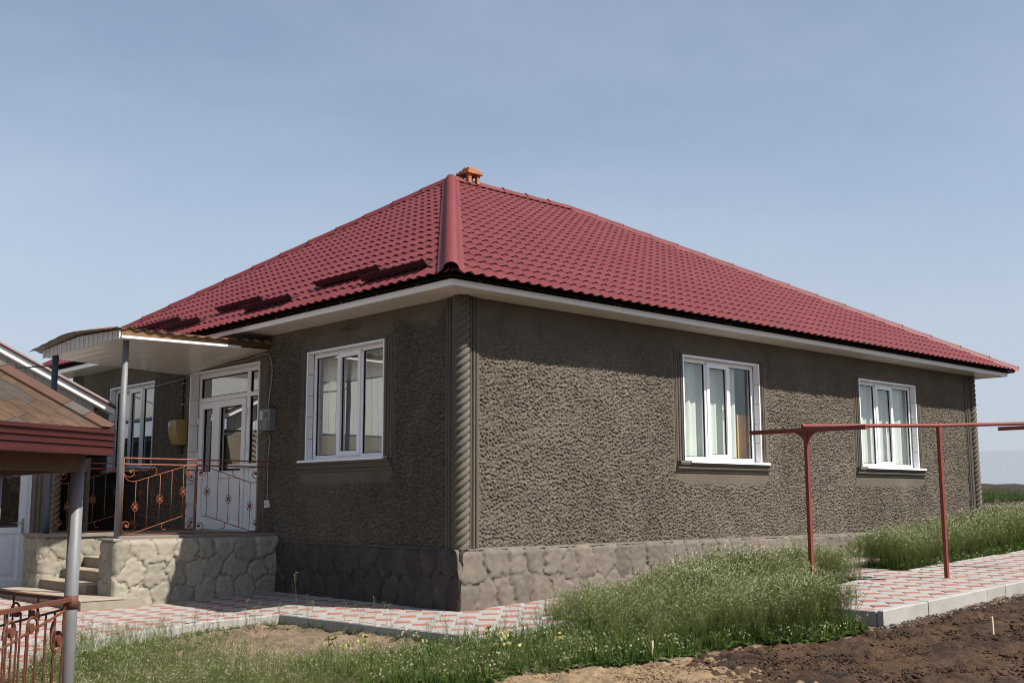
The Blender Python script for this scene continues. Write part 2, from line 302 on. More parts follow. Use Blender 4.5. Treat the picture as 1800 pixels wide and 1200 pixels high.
# fine ground near the camera: lawn side and dug side share one height field, split along the border
st = 0.03; ax = np.arange(-9.0, 9.0, st); ay = np.arange(-9.4, 2.2, st)
AX, AY = np.meshgrid(ax, ay); ny, nx = AX.shape
n1 = bandnoise(ny, nx, st, 0.13, 0.6, seed=4); n2 = bandnoise(ny, nx, st, 0.35, 0.6, seed=5); n3 = lownoise(ny, nx, st, 0.6, seed=6)
wig = 0.10 * lownoise(ny, nx, st, 0.25, seed=8)
issoil = AY < soil_edge(AX) + wig
AZ = zland(AX, AY) + np.where(issoil, 0.009 * np.tanh(n1 * 1.5) + 0.008 * n2 + 0.014 * n3 + 0.006 * r_.standard_normal(AX.shape) - 0.006, 0.006 * n1 + 0.012 * n2 + 0.012 * n3)
V = np.stack([AX, AY, AZ], -1).reshape(-1, 3); Fq = grid_faces(ny, nx)
fs = issoil.reshape(-1)[Fq[:, 0]]
fcx = AX.reshape(-1)[Fq[:, 0]]; fcy = AY.reshape(-1)[Fq[:, 0]]
v1, f1 = compress(V, Fq[~fs & (fcy < 1.8)]); o = link('lawn_ground', raw_mesh('lawn_ground', v1, f1, M['lawnsoil'], smooth=True)); o['kind'] = 'structure'
dryn = (0.6 * lownoise(ny, nx, st, 0.12, seed=9) + 0.25 * lownoise(ny, nx, st, 0.5, seed=10) + 0.9 * r_.random(AX.shape)).reshape(-1)[Fq[:, 0]]
dry = ((fcx + 0.42 * (fcy + 4.2) * -1.0) < (-0.95 + 0.35 * dryn)) & fs
v2, f2 = compress(V, Fq[fs & ~dry]); o = link('dug_soil', raw_mesh('dug_soil', v2, f2, M['soil'], smooth=True)); o['kind'] = 'structure'
v3, f3 = compress(V, Fq[dry]); o = link('dry_soil', raw_mesh('dry_soil', v3, f3, M['soildry'], smooth=True)); o['kind'] = 'structure'
# far concrete strip
mb = MB()
for k in range(12):
    y0 = -6 + k * 3.0
    mb.box(29.6, 34.2, y0, y0 + 2.97, 0.9, 1.06 + 0.02 * (k % 2))
o = mb.build('concrete_strip', M['strip']); o['kind'] = 'structure'

# ------------------------------------------------------------------ paving: octagon and dot pavers
def in_poly(x, y, poly):
    c = False; n = len(poly); j = n - 1
    for i in range(n):
        xi, yi = poly[i]; xj, yj = poly[j]
        if (yi > y) != (yj > y) and x < (xj - xi) * (y - yi) / (yj - yi) + xi: c = not c
        j = i
    return c
PP, CUT, GAP, PT = 0.333, 0.128, 0.0045, 0.05
def paver_mesh(kind):
    h = PP / 2
    if kind == 'oct':
        c = CUT; pts = [(h - GAP, -(h - c)), (h - GAP, h - c), (h - c, h - GAP), (-(h - c), h - GAP), (-h + GAP, h - c), (-h + GAP, -(h - c)), (-(h - c), -h + GAP), (h - c, -h + GAP)]
        m = M['pavewhite']
    else:
        c = CUT - GAP * 1.4; pts = [(c, 0), (0, c), (-c, 0), (0, -c)]; m = M['pavered']
    n = len(pts); mb = MB(); b = 0.94
    mb.v = [(x, y, -PT) for x, y in pts] + [(x, y, -0.006) for x, y in pts] + [(x * b, y * b, 0) for x, y in pts]
    for i in range(n):
        j = (i + 1) % n; mb.f += [(i, j, n + j, n + i), (n + i, n + j, 2 * n + j, 2 * n + i)]
    mb.f.append(tuple(range(2 * n, 3 * n))); mb.m = [0] * len(mb.f)
    me = bpy.data.meshes.new('paver_' + kind); me.from_pydata(mb.v, [], mb.f); me.materials.append(m); return me
PM = {'oct': paver_mesh('oct'), 'dot': paver_mesh('dot')}
def pave(name, label, poly, x0, y0, edges_kerb, solid=None):
    """structure with a joint bed, pavers as parts, kerb stones as parts"""
    xs = [q[0] for q in poly]; ys = [q[1] for q in poly]
    # bed: fine strip grid clipped to the polygon
    bm = bmesh.new(); vs = [bm.verts.new((x, y, 0)) for x, y in poly]
    for t in tessellate_polygon([[Vector((x, y, 0)) for x, y in poly]]):
        f = bm.faces.new([vs[i] for i in t]); f.normal_update()
        if f.normal.z < 0: f.normal_flip()
    for xx in (-1.75, 0.0):
        bmesh.ops.bisect_plane(bm, geom=bm.verts[:] + bm.edges[:] + bm.faces[:], plane_co=(xx, 0, 0), plane_no=(1, 0, 0))
    for v in bm.verts: v.co.z = float(zpave(v.co.x)) - 0.012
    me = bpy.data.meshes.new(name); bm.to_mesh(me); bm.free(); me.materials.append(M['joint'])
    root = link(name, me); root['kind'] = 'structure'
    items = []
    i0, i1 = int((min(xs) - x0) / PP) - 2, int((max(xs) - x0) / PP) + 2; j0, j1 = int((min(ys) - y0) / PP) - 2, int((max(ys) - y0) / PP) + 2
    for i in range(i0, i1):
        for j in range(j0, j1):
            for kind, ox, oy, rad in (('oct', 0.5, 0.5, PP * 0.5), ('dot', 0, 0, CUT)):
                x = x0 + (i + ox) * PP; y = y0 + (j + oy) * PP
                cs = [(x + sx * rad * 0.98, y + sy * rad * 0.98) for sx, sy in ((1, 0), (-1, 0), (0, 1), (0, -1))]
                if kind == 'oct': cs += [(x + sx * rad * .7, y + sy * rad * .7) for sx in (-1, 1) for sy in (-1, 1)]
                k = sum(in_poly(a, b, poly) for a, b in cs)
                if k == len(cs): full = True
                elif k > 0: full = False
                else: continue
                items.append(((Vector((x, y, 0)) - Vector((CX, CY, 0))).length, kind, x, y, full))
    items.sort(key=lambda t: t[0]); cnt = 0; rest = bmesh.new()
    for d, kind, x, y, full in items:
        z = float(zpave(x)); sl = math.atan(0.04) if x > -1.75 else 0
        R = Matrix.Translation((x, y, z + RNG.normal(0, 0.0012))) @ Matrix.Rotation(-sl + RNG.normal(0, 0.004), 4, 'Y') @ Matrix.Rotation(RNG.normal(0, 0.004), 4, 'X')
        if full and cnt < 300:
            link('paver', PM[kind], root, matrix=R); cnt += 1
        else:
            tmp = bmesh.new(); tmp.from_mesh(PM[kind])
            for f in tmp.faces: f.material_index = 0 if kind == 'oct' else 1
            bmesh.ops.transform(tmp, matrix=R, verts=tmp.verts)
            if not full:
                n = len(poly)
                for q in range(n):
                    a = poly[q]; b = poly[(q + 1) % n]; e = Vector((b[0] - a[0], b[1] - a[1], 0))
                    # only clip by polygon edges that pass close by
                    L = e.length; t = max(0, min(1, ((x - a[0]) * e.x + (y - a[1]) * e.y) / L ** 2)); dd = math.hypot(a[0] + t * e.x - x, a[1] + t * e.y - y)
                    if dd < PP * 0.75:
                        no = Vector((e.y, -e.x, 0)).normalized()
                        bmesh.ops.bisect_plane(tmp, geom=tmp.verts[:] + tmp.edges[:] + tmp.faces[:], plane_co=(a[0], a[1], 0), plane_no=no, clear_outer=True)
            m2 = bpy.data.meshes.new('t'); tmp.to_mesh(m2); tmp.free(); rest.from_mesh(m2); bpy.data.meshes.remove(m2)
    if len(rest.faces):
        me = bpy.data.meshes.new('paver_remainder'); rest.to_mesh(me); me.materials.append(M['pavewhite']); me.materials.append(M['pavered'])
        o = link('paver_remainder', me, root); o['kind'] = 'stuff'
    rest.free()
    for (ax_, ay_), (bx_, by_) in edges_kerb:
        e = Vector((bx_ - ax_, by_ - ay_, 0)); L = e.length; k = max(1, round(L / 0.5)); e.normalize(); no = Vector((e.y, -e.x, 0))
        for q in range(k):
            s0 = q * L / k + 0.003; s1 = (q + 1) * L / k - 0.003; dj = RNG.normal(0, 0.004); dz = RNG.normal(0, 0.003)
            P = []
            for zz, bb in ((-0.24, 0), (-0.008, 0), (0.004, 0.01)):
                for ss, dd in ((s0 + bb, 0.07 - bb), (s1 - bb, 0.07 - bb), (s1 - bb, 0.0 + bb), (s0 + bb, 0.0 + bb)):
                    p = Vector((ax_, ay_, 0)) + e * ss + no * (dd + dj); P.append((p.x, p.y, float(zpave(p.x)) + zz + dz))
            kb = MB().add(P, [(0, 1, 5, 4), (1, 2, 6, 5), (2, 3, 7, 6), (3, 0, 4, 7), (4, 5, 9, 8), (5, 6, 10, 9), (6, 7, 11, 10), (7, 4, 8, 11), (8, 9, 10, 11), (3, 2, 1, 0)])
            kb.build('kerb_stone', M['kerb'], root)
    return root
path_poly = [(2.55, -3.98), (13.5, -3.98), (13.5, -2.15), (6.75, -2.15), (6.75, -1.28), (5.5, -1.28), (5.45, -2.2), (3.9, -2.3), (2.55, -2.3)]
pave('garden_path', '', path_poly, 2.885 - 2 * PP, -3.80 - PP * 2, [((2.48, -3.985), (13.5, -3.985)), ((2.55, -2.3), (2.55, -3.98)), ((13.5, -2.15), (6.75, -2.15)), ((3.9, -2.3), (2.55, -2.3))])
court_poly = [(0.05, -1.27), (13.9, -1.27), (13.9, 0.0), (0.0, 0.0), (0.0, 9.0), (-11.0, 9.0), (-11.0, -4.2), (-6.6, -2.9), (-4.6, 0.35), (-4.1, 0.85), (-2.45, 1.62), (-1.42, 1.68), (-1.22, -1.68), (0.05, -1.64)]
pave('courtyard_paving', '', court_poly, -0.70, -0.56, [((-1.42, 1.68), (-1.22, -1.68)), ((-4.1, 0.85), (-2.45, 1.62)), ((-2.45, 1.62), (-1.42, 1.68)), ((-4.6, 0.35), (-4.1, 0.85)), ((-1.29, -1.69), (0.05, -1.65)), ((0.05, -1.27), (5.5, -1.27)), ((6.75, -1.27), (13.9, -1.27))])

# ------------------------------------------------------------------ the house
ZS, ZP, LX, LY = 3.795, 0.706, 13.592, 12.1
house = thing('house', (0, 0, 0), 'brown textured plaster bungalow with a hipped red metal tile roof', 'house')
WIN_S = [(4.26, 6.16, 1.86, 3.41), (9.20, 11.22, 1.86, 3.41)]          # sunny wall openings
WIN_A = (1.57, 3.436, 1.86, 3.404); WIN_B = (8.49, 10.38, 1.86, 3.404); DOOR = (4.815, 7.08, 0.80, 3.41)
def wall(name, fr, a0, a1, step, holes, flip, seed, z0=ZP, z1=ZS, amp=0.0125, lam=0.040):
    na = int((a1 - a0) / step) + 1; nz_ = int((z1 - z0) / step) + 1
    A = np.linspace(a0, a1, na); Z = np.linspace(z0, z1, nz_); AA, ZZ = np.meshgrid(A, Z)
    ang = math.radians(38 if flip else -38)
    h = bandnoise(nz_, na, step, lam, 0.6, ang, 1.7, seed); h2 = bandnoise(nz_, na, step, 0.13, 0.6, None, 1, seed + 1)
    h = np.tanh(h * 1.25 + 0.3 * h2) * amp + 0.0035 * lownoise(nz_, na, step, 0.4, seed + 2)
    top = z1 - 0.10 - 0.06 * lownoise(nz_, na, step, 0.5, seed + 3)
    mask = 1 - sstep(top - 0.24, top + 0.04, ZZ)
    for (b0, b1, c0, c1) in holes:
        dx = np.maximum(np.maximum(b0 - AA, AA - b1), 0); dz = np.maximum(np.maximum(c0 - 0.12 - ZZ, ZZ - c1), 0)
        mask *= sstep(0.19, 0.25, np.maximum(dx, dz) + 0.3 * np.minimum(dx, dz) * (dx > 0) * (dz > 0))
    h = h * mask + 0.0015 * bandnoise(nz_, na, step, 0.05, 0.8, seed=seed + 5) * (1 - mask)
    P = np.array(fr.o) + AA[..., None] * np.array(fr.ea) + ZZ[..., None] * np.array((0, 0, 1.0)) + h[..., None] * np.array(fr.n)
    F = grid_faces(nz_, na); ca = (AA.reshape(-1)[F[:, 0]] + AA.reshape(-1)[F[:, 2]]) / 2; cz = (ZZ.reshape(-1)[F[:, 0]] + ZZ.reshape(-1)[F[:, 2]]) / 2
    keep = np.ones(len(F), bool)
    for (b0, b1, c0, c1) in holes: keep &= ~((ca > b0) & (ca < b1) & (cz > c0) & (cz < c1))
    if not flip: pass
    else: F = F[:, ::-1]
    v, f = compress(P.reshape(-1, 3), F[keep]); return link(name, raw_mesh(name, v, f, M['plaster'], smooth=True), house)
wall('wall', FRT, 0.06, LX, 0.0112, WIN_S, False, 21)
wall('wall', FLT, 0.06, 8.9, 0.0125, [WIN_A, (WIN_B[0], 9.0, WIN_B[2], WIN_B[3]), DOOR], True, 31, amp=0.028, lam=0.045)
wall('wall', FLT, 8.88, LY, 0.03, [WIN_B], True, 41)
mb = MB()   # the two walls away from the camera
mb.box(LX - 0.25, LX, 0.02, LY - 0.02, 0.3, ZS); mb.box(0.02, LX - 0.02, LY - 0.25, LY, 0.0, ZS)
mb.build('wall', M['plaster'], house)
mb = MB(); mb.box(0.05, LX - 0.05, 0.05, LY - 0.05, 0.0, 0.62); mb.build('foundation', M['plinth'], house)
mb = MB(); mb.box(0.05, LX - 0.05, 0.05, LY - 0.05, ZS + 0.01, ZS + 0.05); mb.build('ceiling_deck', M['darkgap'], house)

# plaster fillets beside the corners
def fillets(fr, a0, a1, z0, z1, fillets_at, name='corner_pilaster', base=0.012):
    mb = MB(); fr.box(mb, a0, a1, z0, z1, -0.02, base)
    for a, w, d in fillets_at:
        n = 6
        for i in range(n):
            t0 = math.pi * i / n; t1 = math.pi * (i + 1) / n
            b0, b1 = a - w * math.cos(t0), a - w * math.cos(t1); e0, e1 = base + d * math.sin(t0), base + d * math.sin(t1)
            mb.add([fr(b0, z0, e0), fr(b1, z0, e1), fr(b1, z1, e1), fr(b0, z1, e0)], [(0, 1, 2, 3)])
    return mb.build(name, M['moulding'], house)
fillets(FRT, 0.085, 0.285, ZP, ZS - 0.002, [(0.128, 0.020, 0.03), (0.180, 0.024, 0.035), (0.240, 0.022, 0.025)])
fillets(FLT, 0.085, 0.285, ZP, ZS - 0.002, [(0.128, 0.020, 0.03), (0.180, 0.024, 0.035), (0.240, 0.022, 0.025)])
fillets(FRT, LX - 0.32, LX - 0.13, ZP, ZS - 0.002, [(LX - 0.165, 0.022, 0.03), (LX - 0.22, 0.025, 0.035), (LX - 0.285, 0.022, 0.025)])
fillets(FLT, LY - 0.32, LY - 0.13, ZP, ZS - 0.002, [(LY - 0.165, 0.022, 0.03), (LY - 0.22, 0.025, 0.035)])
def rope_column(cx, cy, z0, z1, R, parent, name='corner_column', m=None, pitch=0.39, starts=4, step=0.010, nseg=64):
    nz_ = int((z1 - z0) / step) + 1; Z = np.linspace(z0, z1, nz_); T = np.linspace(0, 2 * math.pi, nseg + 1)
    TT, ZZ = np.meshgrid(T, Z); ph = (TT - 2 * math.pi * ZZ / pitch / 1.0) * starts
    prof = np.abs(np.sin(ph / 2)) ** 0.8; rr = R * (0.76 + 0.27 * prof) + 0.0015 * RNG.standard_normal(TT.shape)
    rr[:, -1] = rr[:, 0]
    P = np.stack([cx + rr * np.cos(TT), cy + rr * np.sin(TT), ZZ], -1).reshape(-1, 3)
    return link(name, raw_mesh(name, P, grid_faces(nz_, nseg + 1), m or M['moulding'], smooth=True), parent)
rope_column(0.012, 0.012, ZP, ZS, 0.106, house)
rope_column(LX - 0.012, 0.012, ZP, ZS, 0.106, house)
rope_column(0.012, LY - 0.012, ZP, ZS, 0.106, house, step=0.02, nseg=32)

# moulded stone relief: every stone its own piece, the joints stay in the bed
def stone_face(fr, a0, a1, z0f, z1, size, relief, parent, mname, seed, step=0.022, batter=0.0, name_bed='mortar_bed', base=0.0, round_a0=0.0, round_a1=0.0):
    r = np.random.default_rng(seed); L = a1 - a0; zmin = min(z0f(a0), z0f(a1)); H = z1 - zmin
    na = int(L / step) + 1; nz_ = max(3, int(H / step) + 1); A = np.linspace(a0, a1, na); AA = np.repeat(A[None], nz_, 0)
    zb = np.array([z0f(a) for a in A]); tt = np.linspace(0, 1, nz_)[:, None]; ZZ = zb[None] + tt * (z1 - zb[None])
    ca = max(1, round(L / size)); cz = max(1, round(H / size)); seeds = []
    for i in range(ca):
        for j in range(cz):
            seeds.append((a0 + (i + 0.5 + (0.25 if j % 2 else -0.25)) * L / ca + r.uniform(-.27, .27) * L / ca, zmin + (j + 0.5) * H / cz + r.uniform(-.27, .27) * H / cz))
    seeds = np.array(seeds)
    wx = 0.016 * lownoise(nz_, na, step, 0.12, seed + 1); wz = 0.016 * lownoise(nz_, na, step, 0.12, seed + 2)
    D = np.hypot((AA + wx)[..., None] - seeds[:, 0], ((ZZ + wz)[..., None] - seeds[:, 1]) * 1.05)
    idx = np.argpartition(D, 1, axis=-1)[..., :2] if len(seeds) > 1 else np.zeros((*AA.shape, 2), int)
    d0 = np.take_along_axis(D, idx, -1); o_ = np.argsort(d0, -1); d0 = np.take_along_axis(d0, o_, -1); idx = np.take_along_axis(idx, o_, -1)
    e = d0[..., 1] - d0[..., 0]; own = idx[..., 0]
    tilt = r.normal(0, 0.05, (len(seeds), 2)); hh = r.uniform(0.65, 1.15, len(seeds))
    bulge = sstep(0.0, 0.065, e) ** 0.6
    h = relief * bulge * hh[own] + bulge * 0.6 * (tilt[own, 0] * (AA - seeds[own, 0]) + tilt[own, 1] * (ZZ - seeds[own, 1]))
    h += 0.0016 * bandnoise(nz_, na, step, 0.09, 0.7, seed=seed + 3) + 0.003 * lownoise(nz_, na, step, 0.10, seed + 4)
    h += base + batter * (1 - tt) - 0.03 * sstep(0.93, 1.0, tt)
    for c, ra in ((AA - a0, round_a0), (a1 - AA, round_a1)):
        if ra: h -= ra * (1 - np.sqrt(np.clip(1 - (1 - np.clip(c / ra, 0, 1)) ** 2, 0, 1)))
    P = (np.array(fr.o) + AA[..., None] * np.array(fr.ea) + ZZ[..., None] * np.array((0, 0, 1.0)) + h[..., None] * np.array(fr.n)).reshape(-1, 3)
    F = grid_faces(nz_, na)
    if (fr.ea.cross(Vector((0, 0, 1)))).dot(fr.n) < 0: F = F[:, ::-1]
    fe = e.reshape(-1)[F].mean(1); fo = own.reshape(-1)[F[:, 0]]; joint = fe < 0.016
    # carry normals across the pieces by building one smooth mesh per stone from shared heights
    back = np.repeat((~(e < 0.03)).reshape(-1)[:, None], 3, 1) * 0.014
    bed = link(name_bed, raw_mesh(name_bed, P - back * np.array(fr.n), F, M[mname], smooth=True), parent)
    for k in range(len(seeds)):
        q = F[(fo == k) & ~joint]
        if len(q) < 3: continue
        v, f = compress(P, q); link('stone', raw_mesh('stone', v, f, M[mname], smooth=True), bed)
    return bed
stone_face(FR((0, 0, 0), (1, 0, 0), (0, -1, 0)), -0.10, LX + 0.08, lambda a: float(zpave(a)) - 0.03, ZP - 0.0, 0.33, 0.028, house, 'plinth', 51, batter=0.03, base=0.055, name_bed='plinth', step=0.026, round_a0=0.02)
stone_face(FR((0, 0, 0), (0, 1, 0), (-1, 0, 0)), -0.10, 4.2, lambda a: -0.05, ZP - 0.0, 0.33, 0.028, house, 'plinth_shade_damp', 61, batter=0.03, base=0.055, name_bed='plinth', step=0.024, round_a0=0.02)
mb = MB()   # sloping plaster top of the plinth
for (p0, p1, p2, p3) in [((-0.062, -0.062, ZP - .012), (LX + .06, -0.062, ZP - .012), (LX + .06, 0.02, ZP + .018), (0.02, 0.02, ZP + .018)),
                         ((-0.062, 4.2, ZP - .012), (-0.062, -0.062, ZP - .012), (0.02, 0.02, ZP + .018), (0.02, 4.2, ZP + .018))]:
    mb.add([p0, p1, p2, p3], [(0, 1, 2, 3)])
mb.build('plinth_cap', M['plinth'], house)
rope_ = None

# ------------------------------------------------------------------ windows
def bars(fr, mb, a0, a1, z0, z1, w, d0, d1):
    fr.box(mb, a0, a0 + w, z0, z1, d0, d1); fr.box(mb, a1 - w, a1, z0, z1, d0, d1)
    fr.box(mb, a0 + w, a1 - w, z0, z0 + w, d0, d1 - 0.0005); fr.box(mb, a0 + w, a1 - w, z1 - w, z1, d0, d1 - 0.0005)
def pane(fr, a0, a1, z0, z1, d, parent, m, name='pane'):
    q = [fr(a0, z0, d), fr(a1, z0, d), fr(a1, z1, d), fr(a0, z1, d)]
    me = bpy.data.meshes.new(name); me.from_pydata(q, [], [(0, 1, 2, 3)]); me.materials.append(m)
    return link(name, me, parent)
def reveal(fr, win, a0, a1, z0, z1, depth, tile_h, side_a1_first=True):
    mb = MB()
    fr.box(mb, a0 - 0.012, a0 + 0.002, z0, z1 + 0.012, -depth, 0.018); fr.box(mb, a1 - 0.002, a1 + 0.012, z0, z1 + 0.012, -depth, 0.018)
    fr.box(mb, a0 + 0.002, a1 - 0.002, z1 - 0.002, z1 + 0.012, -depth, 0.018)
    mb.build('reveal_lining', M['grout'], win)
    mb = MB(); fr.box(mb, a0 - 0.013, a0 + 0.011, z0, z1 + 0.013, 0.0205, 0.03); fr.box(mb, a1 - 0.011, a1 + 0.013, z0, z1 + 0.013, 0.0205, 0.03)
    fr.box(mb, a0 + 0.0112, a1 - 0.0112, z1 - 0.011, z1 + 0.013, 0.0205, 0.0298); mb.build('reveal_trim', M['white'], win)
    n = round((z1 - z0) / tile_h); h = (z1 - z0) / n
    for k in range(n):
        for (b0, b1) in ((a0 + 0.002, a0 + 0.010), (a1 - 0.010, a1 - 0.002)):
            t = MB(); fr.box(t, b0, b1, z0 + k * h + 0.0055, z0 + (k + 1) * h - 0.0055, -depth + 0.01, 0.020); t.build('reveal_tile', M['whitetile'], win)
    n = round((a1 - a0) / 0.27); h = (a1 - a0 - 0.024) / n
    for k in range(n):
        t = MB(); fr.box(t, a0 + 0.012 + k * h + 0.002, a0 + 0.012 + (k + 1) * h - 0.002, z1 - 0.010, z1 - 0.002, -depth + 0.01, 0.020); t.build('reveal_tile', M['whitetile'], win)
def surround(fr, a0, a1, z0, z1):
    """plaster fillets left, right and above, stepped cornice below the sill"""
    mb = MB(); w = 0.19
    for (b0, b1, sgn) in ((a0 - w, a0 - 0.012, -1), (a1 + 0.012, a1 + w, 1)):
        fr.box(mb, b0, b1, z0 - 0.02, z1 + 0.10, -0.02, 0.007)
        for q, (ww, dd) in zip((0.045, 0.10, 0.155), ((0.018, 0.022), (0.02, 0.02), (0.018, 0.014))):
            c = (a0 - q) if sgn < 0 else (a1 + q)
            for i in range(5):
                t0 = math.pi * i / 5; t1 = math.pi * (i + 1) / 5
                mb.add([fr(c - ww * math.cos(t0), z0 - 0.02, .007 + dd * math.sin(t0)), fr(c - ww * math.cos(t1), z0 - 0.02, .007 + dd * math.sin(t1)),
                        fr(c - ww * math.cos(t1), z1 + 0.06, .007 + dd * math.sin(t1)), fr(c - ww * math.cos(t0), z1 + 0.06, .007 + dd * math.sin(t0))], [(0, 1, 2, 3)])
    fr.box(mb, a0 - 0.012, a1 + 0.012, z1 + 0.012, z1 + 0.10, -0.02, 0.0068)
    prof = [(0.0, -0.005), (0.075, -0.01), (0.088, -0.035), (0.08, -0.062), (0.05, -0.072), (0.05, -0.085), (0.058, -0.105), (0.05, -0.125), (0.02, -0.135), (0.018, -0.17), (0.0, -0.185)]
    b0, b1 = a0 - 0.16, a1 + 0.16
    for i in range(len(prof) - 1):
        (d0, e0), (d1, e1) = prof[i], prof[i + 1]; x0 = 0.05 * i / 10; x1 = 0.05 * (i + 1) / 10
        mb.add([fr(b0 - x0, z0 + e0, d0), fr(b1 + x0, z0 + e0, d0), fr(b1 + x1, z0 + e1, d1), fr(b0 - x1, z0 + e1, d1)], [(0, 1, 2, 3)])
    for s, b in ((-1, b0), (1, b1)):
        mb.add([fr(b + s * 0.05 * i / 10, z0 + e, d) for i, (d, e) in enumerate(prof)], [tuple(range(len(prof)))])
    return mb.build('window_surround', M['moulding'], house)
def window(fr, W4, glass, sill_off=(0.05, 0.13), latch=True):
    a0, a1, z0, z1 = W4
    surround(fr, a0, a1, z0, z1)
    win = MB(); bars(fr, win, a0 + 0.012, a1 - 0.012, z0, z1 - 0.012, 0.062, -0.15, -0.085)
    w = a1 - a0; m1 = a0 + w * 0.352; m2 = a0 + w * 0.655
    for m in (m1, m2): fr.box(win, m - 0.033, m + 0.033, z0 + 0.062, z1 - 0.074, -0.15, -0.0845)
    win = win.build('window', M['white'], house)
    reveal(fr, win, a0, a1, z0, z1, 0.085, 0.30)
    s = MB(); bars(fr, s, m1 + 0.012, m2 - 0.012, z0 + 0.045, z1 - 0.058, 0.062, -0.14, -0.066); s.build('sash', M['white'], win)
    # inner glazing beads, then the panes
    for (b0, b1, c0, c1) in ((a0 + 0.074, m1 - 0.033, z0 + 0.062, z1 - 0.074), (m2 + 0.033, a1 - 0.074, z0 + 0.062, z1 - 0.074), (m1 + 0.074, m2 - 0.074, z0 + 0.107, z1 - 0.12)):
        g = MB(); bars(fr, g, b0, b1, c0, c1, 0.010, -0.118, -0.098); g.build('glazing_bead', M['darkgap'], win)
        pane(fr, b0 + 0.004, b1 - 0.004, c0 + 0.004, c1 - 0.004, -0.108, win, glass)
    s = MB(); s0, s1 = a0 + sill_off[0], a1 + sill_off[1]
    s.hexa([fr(s0, z0 - 0.035, 0.105), fr(s1, z0 - 0.035, 0.105), fr(s1, z0 - 0.012, -0.08), fr(s0, z0 - 0.012, -0.08), fr(s0, z0 - 0.004, 0.105), fr(s1, z0 - 0.004, 0.105), fr(s1, z0 + 0.012, -0.08), fr(s0, z0 + 0.012, -0.08)])
    s.build('sill', M['white'], win)
    for m in (m1, m2):
        h = MB(); fr.box(h, m - 0.012, m + 0.012, z1 - 0.085, z1 - 0.05, -0.084, -0.070); h.build('hinge_cap', M['handle'], win)
    h = MB(); fr.box(h, m2 - 0.062, m2 - 0.044, (z0 + z1) / 2 - 0.13, (z0 + z1) / 2 + 0.03, -0.175, -0.15); h.build('handle', M['white'], win)
    return win
def room(fr, a0, a1, z0, z1, depth, m, right=0.7):
    A0, A1, Z0, Z1, d0, d1 = a0 - 0.7, a1 + right, 0.8, 3.74, -0.19, -depth
    P = lambda a, z, d: fr(a, z, d)
    mb = MB()
    mb.add([P(A0, Z0, d1), P(A1, Z0, d1), P(A1, Z1, d1), P(A0, Z1, d1)], [(0, 1, 2, 3)])
    mb.add([P(A0, Z0, d0), P(A1, Z0, d0), P(A1, Z0, d1), P(A0, Z0, d1)], [(0, 1, 2, 3)])
    mb.add([P(A0, Z1, d0), P(A1, Z1, d0), P(A1, Z1, d1), P(A0, Z1, d1)], [(0, 1, 2, 3)])
    for a in (A0, A1): mb.add([P(a, Z0, d0), P(a, Z1, d0), P(a, Z1, d1), P(a, Z0, d1)], [(0, 1, 2, 3)])
    # inner face of the outer wall round the opening
    for (b0, b1, c0, c1) in ((A0, a0, Z0, Z1), (a1, A1, Z0, Z1), (a0, a1, Z0, z0), (a0, a1, z1, Z1)):
        mb.add([P(b0, c0, d0), P(b1, c0, d0), P(b1, c1, d0), P(b0, c1, d0)], [(0, 1, 2, 3)])
    for (b0, b1, c0, c1) in ((a0, a0, z0, z1), (a1, a1, z0, z1)):
        mb.add([P(b0, c0, -0.15), P(b0, c0, d0), P(b0, c1, d0), P(b0, c1, -0.15)], [(0, 1, 2, 3)])
    for c in (z0, z1): mb.add([P(a0, c, -0.15), P(a1, c, -0.15), P(a1, c, d0), P(a0, c, d0)], [(0, 1, 2, 3)])
    return mb.build('room_wall', m, house)
for W4, rr in zip(WIN_S, (2.2, 0.75)): window(FRT, W4, M['glass']); room(FRT, *W4, 3.2, M['room'], rr)
window(FLT, WIN_A, M['glassl'], (-0.09, 0.12)[::-1] and (-0.10, 0.10)); room(FLT, *WIN_A, 2.6, M['room'])
window(FLT, WIN_B, M['glassl'], (-0.05, 0.10)); room(FLT, *WIN_B, 2.4, M['room'])

def curtain(fr, a0, a1, z0, z1, d, m, label, period=0.11, amp=0.022, cat='curtain', name='curtain'):
    n = int((a1 - a0) / 0.011); rows = 8; P = []
    for j in range(rows + 1):
        z = z0 + (z1 - z0) * j / rows
        for i in range(n + 1):
            a = a0 + (a1 - a0) * i / n; P.append(fr(a, z, d + amp * (1 - 0.4 * j / rows) * math.sin(2 * math.pi * a / period + 0.8 * math.sin(a * 7)) + 0.01 * math.sin(a * 23)))
    o = link(name, raw_mesh(name, np.array(P), grid_faces(rows + 1, n + 1), m, smooth=True)); return tag(o, label, cat)
curtain(FRT, 4.10, 5.84, 1.75, 3.45, -0.225, M['curtain'], 'pale curtain drawn behind the left panes of the nearer sunny window', 0.16, 0.018)
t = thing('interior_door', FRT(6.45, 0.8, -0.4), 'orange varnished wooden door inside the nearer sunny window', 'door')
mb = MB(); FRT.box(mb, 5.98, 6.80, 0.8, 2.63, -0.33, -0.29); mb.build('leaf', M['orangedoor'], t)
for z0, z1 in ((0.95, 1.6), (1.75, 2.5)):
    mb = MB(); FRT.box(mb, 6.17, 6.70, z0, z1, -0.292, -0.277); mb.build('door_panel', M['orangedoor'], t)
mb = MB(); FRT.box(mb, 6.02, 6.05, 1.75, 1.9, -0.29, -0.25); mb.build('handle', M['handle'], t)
curtain(FRT, 9.05, 11.75, 1.75, 3.45, -0.225, M['curtain'], 'pale curtain drawn across the farther sunny window', 0.2, 0.012)
